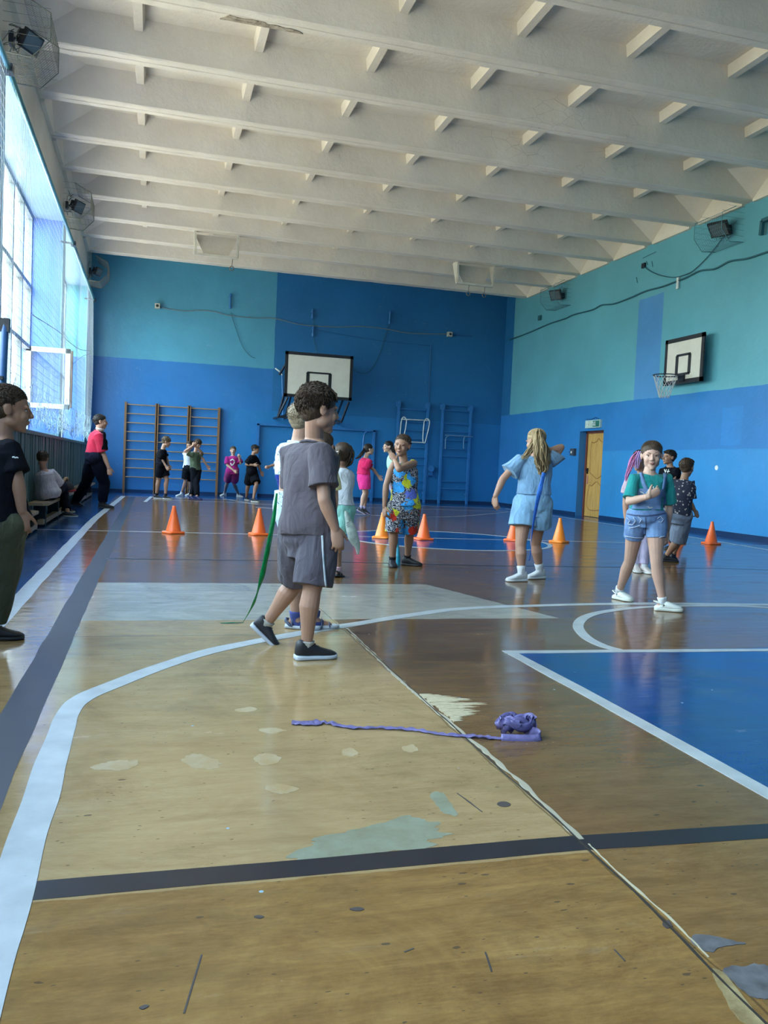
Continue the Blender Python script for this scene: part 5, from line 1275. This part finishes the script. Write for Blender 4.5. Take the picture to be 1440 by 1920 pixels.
# --- girl hidden behind the boy's face
D_ = person('girl with long brown hair almost hidden behind the boy in grey, at his chin', 6.2, 1.16, 100, (592, 975), (597, 870), (608, 838),
    {'R': None, 'L': None}, {'R': dict(k=(606, 1015), f=(598, 1092), ta=60), 'L': dict(k=(590, 1020), f=(590, 1090), ta=90)}, hh=.20, look=(60, 0, 0), hair=H_BROWN, hstyle='girl',
    top=dict(m=cloth('pale_yellow_top', (.62, .58, .30)), t1=.98, sl=.6), bottom=dict(m=cloth('dark_skirt', (.03, .03, .05)), l=.6), shoes=('slip', BLK_SHOE, B_RUB), vox=.006, grp='girls in the middle of the hall')
pony(D_, [(606, 826, -.06), (612, 840, -.08), (617, 855, -.08), (619, 864, -.08)], [.04, .06, .05, .02], H_BROWN, 24, .009, 5, None, 6.6, 'loose_hair')
# --- girl in pink by the far wall
PINK = cloth('raspberry_jersey', (.52, .015, .10)); PINKS = cloth('hot_pink_shorts', (.62, .03, .22))
E_ = person('girl with dark plait in raspberry tee and hot pink shorts facing right', 15.9, 1.34, 15, (682, 898), (686, 857), (692, 843),
    {'R': ((683, 882, -.1), (685, 894, -.1), YP, .3), 'L': ((700, 880, .1), (709, 892, .1), YM, .3)},
    {'R': dict(k=(684, 925), a=(677, 953, -.1), ta=-20, p=-25), 'L': dict(k=(687, 924), a=(683, 953, .1), ta=-10, p=-22)},
    hh=.215, look=(5, 4, 0), skin=SK3, hair=H_DARK, hstyle='girl', top=dict(m=PINK, t1=.80, sl=.8, off=.02, flare=.03), bottom=dict(m=PINKS, l=.68, flare=.016, off=.018), shoes=('sneaker', S('dark_trainer', (.02, .02, .03)), S('lilac_sole', (.35, .30, .45))), socks=(cloth('lilac_sock', (.38, .34, .55)), .14), vox=.006, grp='children by the far wall')
pony(E_, [(685, 840, 0), (680, 849, -.05), (673, 857, -.05), (667, 860, -.05)], [.03, .035, .025, .008], H_DARK, 16, .010, 6, None, 15.9, 'plait')
# --- girl in mint behind the patterned boy
F_ = person('girl in pale mint tee facing left, behind the boy in the colourful vest', 15.4, 1.40, 172, (738, 905), (734, 851), (727, 838),
    {'R': None, 'L': ((742, 880, -.05), (742, 897, -.05), YP, .3)}, {'R': dict(k=(744, 930), f=(746, 964), ta=190), 'L': dict(k=(742, 930), f=(742, 966), ta=180)}, hh=.215, look=(190, 0, 0), skin=SK3, hair=H_DARK, hstyle='girl',
    top=dict(m=cloth('pale_mint_tee', (.38, .72, .55)), t1=.80, sl=.7, off=.02), bottom=dict(m=cloth('pale_lilac_shorts', (.42, .40, .62)), l=.6), shoes=('sneaker', WHT_SHOE, W_RUB), vox=.006, grp='children by the far wall')
pony(F_, [(732, 835, 0), (737, 842, -.05), (739, 850, -.05), (738, 857, -.02)], [.025, .035, .03, .01], H_DARK, 16, .010, 7, None, 15.4)
# --- boy in colourful vest and shorts
m_gaudy = M('multicolour_print', (.1, .1, .1), .85)
v_ = m_gaudy.scaled((1, 1, 1)); bw = m_gaudy.n('TexNoise'); bw.inputs['Scale'].default_value = 34; bw.inputs['Detail'].default_value = 2; bw.inputs['Distortion'].default_value = 1.8; m_gaudy.l(v_, bw.inputs['Vector'])
squig = m_gaudy.ramp(bw.outputs['Fac'], [(0, (.01, .01, .03)), (.47, (.01, .01, .03)), (.475, (.60, .62, .66)), (.525, (.60, .62, .66)), (.53, (.01, .01, .03))], 'CONSTANT')
vc = m_gaudy.n('TexVoronoi'); vc.inputs['Scale'].default_value = 9; nz_ = m_gaudy.n('TexNoise'); nz_.inputs['Scale'].default_value = 22; nz_.inputs['Detail'].default_value = 2; m_gaudy.l(v_, nz_.inputs['Vector']); vm_ = m_gaudy.n('VectorMath', operation='MULTIPLY_ADD'); vm_.inputs[1].default_value = (.11, .11, .11); m_gaudy.l(nz_.outputs['Color'], vm_.inputs[0]); m_gaudy.l(v_, vm_.inputs[2]); m_gaudy.l(vm_.outputs[0], vc.inputs['Vector']); hue = m_gaudy.n('SeparateColor'); m_gaudy.l(vc.outputs['Color'], hue.inputs[0])
pal = m_gaudy.ramp(hue.outputs[0], [(0, (.62, .03, .01)), (.2, (.55, .58, .02)), (.45, (.03, .32, .75)), (.68, (.55, .60, .02)), (.82, (.60, .05, .02)), (.9, (.10, .15, .6))], 'CONSTANT')
blob = m_gaudy.mul(m_gaudy.lt(m_gaudy.math('ADD', vc.outputs['Distance'], m_gaudy.math('MULTIPLY', m_gaudy.noise(40, 3), .5)), .80), m_gaudy.gt(hue.outputs[1], .25))
m_gaudy.col(m_gaudy.mix(blob, squig, m_gaudy.mix(m_gaudy.math('MULTIPLY', m_gaudy.lt(m_gaudy.math('ABSOLUTE', m_gaudy.math('SUBTRACT', bw.outputs['Fac'], .5)), .02), .8), pal, (.01, .01, .02)))); m_gaudy.bump(m_gaudy.noise(12, 3), .4, .02)
G_ = person('boy in multicoloured sleeveless vest and shorts, one arm across his chest', 7.66, 1.26, 255, (758, 950), (757, 866), (754, 836),
    {'R': ((724, 910, -.02), (721, 950, -.04), (.8, .4, .1), .55, (736, 872, 0), (0, -.15, -1)), 'L': ((748, 880, -.26), (741, 864, -.16), (.2, .9, -.1), .7, (776, 868, -.05), (-.25, .5, .55))},
    {'R': dict(k=(738, 1000), f=(735, 1062), ta=262, FL=.19), 'L': dict(k=(768, 1000), f=(763, 1060), ta=-32, FL=.215)},
    hh=.212, look=(236, 0, -4), skin=SK2, hair=H_BROWN, hstyle='buzz', top=dict(m=m_gaudy.m, t1=.97, slR=0, slL=0, off=.018, flare=.02, name='vest'), bottom=dict(m=m_gaudy.m, l=.96, flare=.007, off=.016, t0=.9),
    shoes=('slip', S('black_rubber_shoe', (.012, .013, .018)), B_RUB), socks=(BSOCK, .10), vox=.0045, mouth=True, grp='children in the middle of the hall')
# --- girl in light blue, back view
LB = cloth('light_blue_two_piece', (.19, .34, .52)); LB2 = cloth('light_blue_shorts', (.23, .42, .62))
H_ = person('long-haired blond girl in light blue top and shorts, back turned, elbow raised', 6.78, 1.29, 74, (999, 945), (1004, 853), (1004, 828),
    {'L': ((943, 898, .0), (929, 930, -.02), (.9, .4, .1), .28, (974, 864, 0), (.05, 0, -1)), 'R': ((1052, 839, -.05), (1030, 845, -.05), (0, 1, 0), .5, (1034, 864, 0), (-1, 0, .1))},
    {'L': dict(k=(976, 1024), f=(977, 1090), ta=188, FL=.21), 'R': dict(k=(1004, 1020, .05), f=(1011, 1085), ta=196, FL=.21)},
    hh=.205, look=(112, -10, 0), skin=SK1, hair=H_BLOND, hstyle='girl', top=dict(m=LB, t1=.80, sl=.62, off=.020, flare=.035, slf=2.2), bottom=dict(m=LB2, l=.52, flare=.024, off=.022, t0=.74),
    shoes=('sneaker', WHT_SHOE, W_RUB), socks=(WSOCK, .26), vox=.0045, fat=1.05, grp='children in the middle of the hall')
pony(H_, [(1010, 808, -.07), (1009, 822, -.14), (1011, 842, -.17), (1014, 862, -.17), (1017, 878, -.16), (1013, 890, -.15)], [.018, .040, .055, .060, .055, .015], H_BLOND, 60, .0075, 8, S('dark_hair_tie', (.02, .015, .02)), 6.78)
pony(H_, [(1008, 822, -.10), (998, 838, -.14), (988, 852, -.14), (979, 860, -.12)], [.02, .03, .025, .012], H_BLOND, 24, .007, 9, None, 6.78, 'loose_hair')
pony(H_, [(1012, 820, -.08), (1020, 836, -.12), (1026, 852, -.12), (1030, 870, -.12)], [.02, .03, .03, .012], H_BLOND, 22, .007, 10, None, 6.78, 'loose_hair')
# --- girl in overalls
TEALT = cloth('teal_tee', (.015, .23, .23)); DEN = M('blue_denim', (.10, .20, .38), .85)
DEN.col(DEN.ramp(DEN.noise(9, 6, .7), [(.3, (.07, .13, .30)), (.7, (.20, .34, .58))])); DEN.bump(DEN.noise(300, 2), .2, .005)
I_ = person('girl in denim dungaree shorts and teal tee looking at the camera, hand on chest', 5.32, 1.22, 252, (1212, 968), (1218, 884), (1222, 855),
    {'R': ((1180, 940, -.04), (1216, 931, -.18), (-.2, 1, -.1), .35, (1188, 899, 0), (.9, -.1, .55)), 'L': ((1255, 950, .02), (1250, 996, .0), XM, .35, (1250, 900, 0), (0, 0, -1))},
    {'R': dict(k=(1181, 1052, .0), f=(1160, 1124), ta=-75, FL=.19), 'L': dict(k=(1231, 1056, -.02), f=(1241, 1145), ta=-28, FL=.20)},
    hh=.205, look=(240, -2, 2), skin=SK3, hair=H_BROWN, hstyle='girl', top=dict(m=TEALT, t1=.86, sl=.86, off=.010, flare=.006, slf=1.4), bottom=dict(m=DEN.m, l=.45, flare=.006, off=.006, t0=.74, name='dungaree_shorts'),
    shoes=('clog', S('white_clog', (.66, .70, .66)), S('white_clog_sole', (.60, .64, .58))), socks=(WSOCK, .10), vox=.0042, grp='children in the middle of the hall')
top_ = I_['clothes']['top']
for pp in ([(1200, 882), (1203, 892), (1207, 908), (1212, 918)], [(1247, 888), (1246, 900), (1243, 918)]): drape(top_, I_['og'], pp, DEN.m, 'dungaree_strap', I_, .028, .004)
# bib
def bib(A, obj, px, mat, name, off=.006, nx=12, ny=14):
    me = obj.data; bm = bmesh.new(); bm.from_mesh(me)
    from mathutils.bvhtree import BVHTree
    bv = BVHTree.FromBMesh(bm); G = []
    (a, b, c, d) = px
    for j in range(ny + 1):
        row = []
        for i in range(nx + 1):
            u, v = i / nx, j / ny
            q = [(a[t] * (1 - u) + b[t] * u) * (1 - v) + (d[t] * (1 - u) + c[t] * u) * v for t in (0, 1)]
            dd = ray(*q).normalized(); h = bv.ray_cast(EYE - A['og'], dd); row.append(h[0] + A['og'] - dd * off if h[0] is not None else None)
        G.append(row)
    bm.free(); zs_ = [ (p - EYE).length for r in G for p in r if p is not None]; md = sorted(zs_)[len(zs_) // 2] if zs_ else 1
    mb = MB(); idx = {}
    vs = []; fs = []
    for j in range(ny + 1):
        for i in range(nx + 1):
            if G[j][i] is not None: idx[(i, j)] = len(vs); vs.append(G[j][i])
    n = len(vs); vs2 = vs + [v - (v - EYE).normalized() * .004 for v in vs]
    for j in range(ny):
        for i in range(nx):
            kk = [(i, j), (i + 1, j), (i + 1, j + 1), (i, j + 1)]
            if all(t in idx for t in kk): q = [idx[t] for t in kk]; fs.append(q); fs.append([t + n for t in q][::-1])
    mb.add(vs2, fs); return mb.build(name, mat, A['root'], A['og'], smooth=True)
bib(I_, top_, [(1199, 916), (1248, 918), (1250, 962), (1181, 960)], DEN.m, 'bib')
wp = S('white_print', (.60, .64, .64))
b0 = I_['clothes']['top']
bs_ = I_['clothes']['bottom']; lace_ = S('pale_embroidery', (.42, .50, .66))
drape(bs_, I_['og'], [(1174, 963), (1190, 966), (1212, 967), (1232, 965), (1247, 962)], S('dark_denim_seam', (.05, .08, .18)), 'waist_seam', I_, .008, .004)
drape(bs_, I_['og'], [(1210, 970), (1211, 985), (1211, 1004)], S('dark_denim_seam', (.05, .08, .18)), 'fly_seam', I_, .005, .004)
for pp in ([(1176, 970), (1182, 976), (1178, 982), (1186, 984), (1192, 976), (1188, 970)], [(1196, 968), (1203, 974), (1199, 980)], [(1232, 972), (1238, 968), (1243, 974), (1239, 980), (1234, 978)], [(1180, 990), (1190, 988), (1200, 985)]): drape(bs_, I_['og'], pp, lace_, 'embroidery', I_, .006, .005)
drape(bs_, I_['og'], [(1173, 1005), (1190, 1008), (1206, 1008)], lace_, 'hem', I_, .007, .004); drape(bs_, I_['og'], [(1216, 1008), (1232, 1008), (1247, 1005)], lace_, 'hem', I_, .007, .004)
for pp in ([(1211, 926), (1216, 918), (1222, 914)], [(1224, 912), (1224, 918), (1226, 923)], [(1230, 914), (1228, 920)], [(1213, 950), (1217, 953), (1222, 952)], [(1198, 920), (1206, 924), (1212, 930)]):
    drape(b0, I_['og'], pp, wp, 'chest_print', I_, .007, .013)
# --- girl with pink streaks behind her
JJ = person('girl with pink and lilac hair strands behind the girl in dungarees', 7.4, 1.22, 240, (1203, 965), (1203, 888), (1199, 864),
    {'R': None, 'L': None}, {'R': dict(k=(1197, 1020), f=(1192, 1072), ta=250), 'L': dict(k=(1210, 1020), f=(1208, 1074), ta=270)}, hh=.20, look=(210, -5, 0), hair=H_BROWN, hstyle='girl',
    top=dict(m=cloth('pale_pink_top', (.55, .40, .48)), t1=1.0, sl=.6), bottom=dict(m=cloth('lilac_leggings', (.45, .42, .60)), l=1.9, t0=.85, off=.004, name='leggings'), shoes=('sneaker', S('white_floral_shoe', (.55, .50, .48)), W_RUB), socks=(WSOCK, .1), vox=.006, grp='children right of the centre circle')
pony(JJ, [(1196, 850, -.08), (1187, 862, -.10), (1180, 878, -.10), (1175, 892, -.08), (1173, 902, -.08)], [.03, .035, .022, .016, .004], H_PINK, 20, .006, 11, None, 7.4, 'pink_strands')
pony(JJ, [(1200, 848, -.10), (1196, 862, -.12), (1193, 878, -.12)], [.02, .03, .02], H_LILAC, 14, .006, 12, None, 7.4, 'lilac_strands')
# --- boy in dark patterned tee
m_flor = M('navy_cloth_small_white_print', (.012, .016, .04), .85); vv = m_flor.voro(30, None, 'F1'); m_flor.col(m_flor.mix(m_flor.mul(m_flor.lt(m_flor.math('ADD', vv, m_flor.math('MULTIPLY', m_flor.noise(70, 2), .3)), .47), m_flor.gt(m_flor.noise(18, 1), .36)), (.012, .016, .04), (.36, .34, .33))); m_flor.bump(m_flor.noise(12, 3), .4, .02)
K_ = person('boy in dark tee with small white print and grey-blue shorts, back turned', 8.25, 1.24, 55, (1270, 965), (1283, 898), (1288, 877),
    {'R': ((1294, 943, -.05), (1302, 957, -.05), (-.4, .6, .2), .95, (1292, 905, -.03)), 'L': ((1262, 930, .1), (1264, 950, .1), XP, .4)},
    {'R': dict(k=(1270, 1014, -.02), f=(1249, 1053), ta=-25), 'L': dict(k=(1272, 1010, .2), a=(1262, 1040, .5), ta=20, p=-20)},
    hh=.205, look=(30, 0, 0), skin=SK2, hair=H_BROWN, hstyle='short', top=dict(m=m_flor.m, t1=1.0, sl=.8, off=.02, flare=.02), bottom=dict(m=cloth('grey_blue_shorts', (.16, .20, .28)), l=.98, flare=.012, off=.022, t0=.9), shoes=('slip', BLK_SHOE, B_RUB), socks=(BSOCK, .05), vox=.005, fat=1.05, grp='children right of the centre circle')
L_ = person('dark-haired boy in black tee with white lettering, behind the girl in dungarees', 10.0, 1.26, 190, (1258, 930), (1256, 873), (1254, 858),
    {'R': None, 'L': ((1266, 890, -.1), (1262, 905, -.1), YP, .3)}, {'R': dict(k=(1258, 975), f=(1262, 1030), ta=185), 'L': dict(k=(1272, 968), a=(1286, 987, .1), ta=235, p=-50)}, hh=.205, look=(185, 4, 0), skin=SK2, hair=H_DARK, hstyle='short',
    top=dict(m=BLK, t1=1.0, sl=.7, off=.016), bottom=dict(m=NAVY, l=1.95, t0=.85, name='trousers'), shoes=('slip', BLK_SHOE, B_RUB), vox=.006, grp='children right of the centre circle')
for pp in ([(1246, 880), (1248, 886), (1250, 880)], [(1252, 887), (1254, 880)], [(1251, 884), (1256, 884)], [(1244, 890), (1251, 889), (1257, 889)]): drape(L_['clothes']['top'], L_['og'], pp, wp, 'white_lettering', L_, .012, .004, 3)
# --- man
RED = cloth('crimson_jersey', (.50, .02, .055))
M_ = person('man in crimson and black polo shirt and dark trousers striding right', 15.5, 1.70, 12, (177, 858), (187, 806), (189, 791),
    {'R': ((193, 850, -.12), (204, 877, -.12), (-.2, 1, .2), .5, (185, 818, -.2), (.2, 0, -1)), 'L': ((176, 835, .25), (186, 862, .3), YM, .4)},
    {'R': dict(k=(196, 905), f=(192, 953), ta=2, FL=.28), 'L': dict(k=(162, 905, .1), f=(142, 948), ta=-12, p=-12, FL=.27)},
    hh=.245, look=(4, 2, 0), skin=SK1, hair=H_DARK, hstyle='short', top=dict(m=RED, t1=.98, sl=.85, off=.014, flare=.004), bottom=dict(m=NAVY, l=1.93, t0=.86, off=.016, name='trousers'), shoes=('slip', BLK_SHOE, B_RUB), vox=.006, fat=1.08, grp='adult by the windows', cat='person')
drape(M_['clothes']['top'], M_['og'], [(190, 808), (195, 816), (197, 830), (196, 843)], BLK, 'black_side_panel', M_, .12, .006)
mb = MB(); torus(mb, M_['Nk'] + M_['up'] * .015, .062, .014, M_['up'], 18); mb.build('collar', S('white_collar', (.5, .48, .50)), M_['root'], M_['og'], smooth=True)
# --- seated boy
N_ = person('boy in white long-sleeved shirt sitting hunched on the bench, back turned', 11.9, 1.20, 38, (91, 925), (82, 880), (80, 861, .02),
    {'R': ((108, 905, .05), (116, 903, .35), YP, .4, (96, 886, -.02)), 'L': ((90, 905, .28), (102, 913, .45), YM, .4)},
    {'R': dict(k=(118, 912, .55), a=(127, 960, .5), ta=15), 'L': dict(k=(112, 912, .7), a=(122, 952, .75), ta=20)},
    hh=.195, look=(82, -22, 0), skin=SK1, hair=H_BROWN, hstyle='short', top=dict(m=cloth('white_shirt', (.50, .46, .50)), t1=1.22, sl=1.8, off=.02, flare=.045), bottom=dict(m=NAVY, l=1.9, t0=.9, name='trousers'), shoes=('slip', BLK_SHOE, S('pale_sole', (.5, .5, .4))), vox=.006, fat=1.12, grp='child on the bench')
# --- boy at the left frame edge
O_ = person('boy in black tee and khaki trousers at the left frame edge, face in profile', 4.42, 1.28, 15, (6, 985), (6, 818), (19, 768),
    {'R': ((33, 902, -.10), (41, 958, -.10), YP, .35, (16, 842, -.06), (.1, .05, -1)), 'L': ((-18, 900, .2), (-8, 960, .25), YM, .3)},
    {'R': dict(k=(6, 1090), f=(-14, 1200), ta=6), 'L': dict(k=(-10, 1085, .1), f=(-60, 1178), ta=10)},
    hh=.222, look=(8, -2, 0), skin=SK2, hair=H_BROWN, hstyle='buzz', top=dict(m=BLK, t1=1.0, sl=.75, off=.014, flare=.03), bottom=dict(m=cloth('khaki_trousers', (.065, .072, .045)), l=1.9, t0=.85, off=.018, name='trousers'), shoes=('sneaker', BLK_SHOE, B_RUB), vox=.0042, fat=1.05, grp='children nearest the camera')
drape(O_['clothes']['top'], O_['og'], [(23, 858), (26, 857), (28, 859), (31, 858), (34, 859)], wp, 'chest_lettering', O_, .006, .002, 3)
# --- children along the far wall
PB = person('boy in black tee and shorts looking down, in front of the wooden wall bars', 19.9, 1.42, -8, (302, 872), (306, 841), (312, 829),
    {'R': ((302, 860, -.1), (311, 874, -.15), YP, .5), 'L': ((312, 858, .1), (316, 872, .1), YM, .5)}, {'R': dict(k=(298, 900), f=(293, 935), ta=-5), 'L': dict(k=(313, 900), f=(310, 936), ta=-5)}, hh=.225, look=(-5, -18, 0), skin=SK1, hair=H_LBROWN, hstyle='full',
    top=dict(m=BLK, t1=.95, sl=.75, off=.018), bottom=dict(m=BLK, l=.75, flare=.015), shoes=('sneaker', S('black_white_trainer', (.03, .03, .035)), W_RUB), socks=(BSOCK, .14), vox=.0065, grp='children by the far wall')
QB = person('boy in white tee and black shorts, half hidden behind the boy in olive', 21.3, 1.36, 200, (352, 878), (352, 846), (356, 835),
    {'R': ((346, 848, .1), (356, 840, .1), YM, .4), 'L': ((380, 860, .1), (388, 873, .1), YM, .3, (372, 850, .1))}, {'R': dict(k=(348, 902), f=(340, 931), ta=205), 'L': dict(k=(358, 902), f=(357, 930), ta=210)}, hh=.215, look=(220, -10, 0), skin=SK1, hair=H_BROWN, hstyle='short',
    top=dict(m=cloth('white_tee', (.55, .60, .68)), t1=.98, sl=.7), bottom=dict(m=BLK, l=.8, flare=.015), shoes=('sneaker', WHT_SHOE, W_RUB), socks=(WSOCK, .12), vox=.0065, grp='children by the far wall')
RB = person('boy in olive tee and long black trousers with hands raised to his face', 20.6, 1.40, 318, (367, 882), (367, 846), (371, 833),
    {'R': ((347, 846, -.1), (361, 836, -.2), YP, .4), 'L': ((378, 848, -.1), (368, 838, -.2), YP, .4)}, {'R': dict(k=(364, 907), f=(358, 936), ta=-60), 'L': dict(k=(368, 907), f=(369, 937), ta=-45)}, hh=.22, look=(300, -25, 0), skin=SK1, hair=H_BROWN, hstyle='full',
    top=dict(m=cloth('olive_tee', (.07, .10, .06)), t1=.98, sl=.6), bottom=dict(m=BLK, l=1.92, t0=.85, name='trousers'), shoes=('sneaker', S('dark_blue_trainer', (.01, .015, .08)), S('dark_blue_sole', (.02, .03, .12))), vox=.0065, grp='children by the far wall')
MAG = cloth('magenta_two_piece', (.36, .02, .20))
SB = person('child in magenta tee and shorts with a white print, mouth open', 21.0, 1.30, 275, (436, 882), (437, 854), (437, 845),
    {'R': ((426, 872, -.05), (438, 882, -.15), YP, .4), 'L': ((451, 869, -.05), (449, 860, -.1), YP, .5)}, {'R': dict(k=(426, 905), f=(421, 930), ta=215), 'L': dict(k=(439, 907), f=(447, 932), ta=-40)}, hh=.205, look=(265, 2, 0), skin=SK3, hair=H_LBROWN, hstyle='girl',
    top=dict(m=MAG, t1=.98, sl=.85, off=.02), bottom=dict(m=MAG, l=.72, flare=.018, off=.02), shoes=('sneaker', WHT_SHOE, W_RUB), socks=(WSOCK, .08), vox=.0065, mouth=True, grp='children by the far wall')
for pp in ([(432, 864), (436, 861), (440, 865)], [(432, 868), (435, 873), (438, 870), (440, 866)]): drape(SB['clothes']['top'], SB['og'], pp, wp, 'chest_print', SB, .03, .006, 3)
TB = person('dark-haired boy in black tee and shorts next to the child in magenta', 20.3, 1.40, 335, (472, 885), (475, 852), (479, 843),
    {'R': ((462, 871, -.1), (475, 872, -.2), YP, .4), 'L': ((485, 874, .05), (489, 884, .05), YM, .3)}, {'R': dict(k=(466, 908), f=(462, 938), ta=-75), 'L': dict(k=(481, 908), f=(475, 941), ta=-35)}, hh=.215, look=(335, -12, 0), skin=SK2, hair=H_DARK, hstyle='short',
    top=dict(m=BLK, t1=.98, sl=.85, off=.022), bottom=dict(m=BLK, l=.88, flare=.018, off=.02), shoes=('sneaker', BLK_SHOE, W_RUB), vox=.0065, grp='children by the far wall')
UB = person('child in light grey tee and blue shorts left of the boy in patterned white', 18.9, 1.34, 30, (527, 893), (525, 860), (526, 847),
    {'R': ((513, 872, -.1), (506, 874, -.15), YP, .4), 'L': None}, {'R': dict(k=(529, 920), f=(530, 944), ta=10), 'L': dict(k=(533, 920), f=(536, 944), ta=20)}, hh=.21, look=(20, 0, 0), skin=SK1, hair=H_DARK, hstyle='short',
    top=dict(m=cloth('light_grey_tee', (.32, .38, .44)), t1=.9, sl=.7), bottom=dict(m=cloth('royal_blue_shorts', (.01, .04, .35)), l=.8), shoes=('sneaker', BLK_SHOE, W_RUB), vox=.0065, grp='children by the far wall')

# ---------------------------------------------------------------- ribbons the players carry
a4 = lambda x, y, Y: at(x, y, Y)
hang([a4(519, 925, 4.62), a4(514, 965, 4.62), a4(505, 1015, 4.62), a4(498, 1050, 4.62), a4(490, 1085, 4.62), a4(478, 1125, 4.63), a4(466, 1150, 4.66), a4(456, 1166, 4.70)], [.010, .022, .030, .034, .032, .026, .014, .008], m_grn, 'long green ribbon trailing from the waist of the boy in patterned white', tw=1.2)
p0, p1 = onfloor(457, 1167, .004), onfloor(413, 1168, .004)
hang([p0, p0.lerp(p1, .5), p1], [.006, .02, .012], m_grn, 'end of a green ribbon lying flat on the floor behind the boys')
hang([a4(532, 955, 4.62), a4(534, 1000, 4.60), a4(535, 1040, 4.60), a4(534, 1061, 4.60)], [.02, .034, .036, .034], m_grn, 'shorter green ribbon hanging straight behind the boy in grey', tw=.3)
hang([a4(648, 958, 6.72), a4(656, 985, 6.7), a4(663, 1008, 6.7), a4(670, 1024, 6.7), a4(671, 1040, 6.7)], [.02, .075, .10, .06, .01], m_pal, 'pale translucent ribbon in the hand of the little girl in white', tw=.4)
hang([a4(744, 1005, 7.9), a4(746, 1030, 7.85), a4(747, 1050, 7.8), a4(746, 1060, 7.75)], [.02, .03, .05, .045], m_cyn, 'cyan ribbon hanging between the feet of the boy in the colourful vest', tw=.5)
hang([a4(1020, 886, 6.50), a4(1014, 912, 6.49), a4(1008, 938, 6.46), a4(1001, 975, 6.48), a4(997, 1005, 6.50), a4(995, 1032, 6.52), a4(992, 1051, 6.52)], [.035, .04, .045, .03, .012, .010, .028], m_blr, 'bright blue ribbon down the back of the girl in light blue', tw=.8)
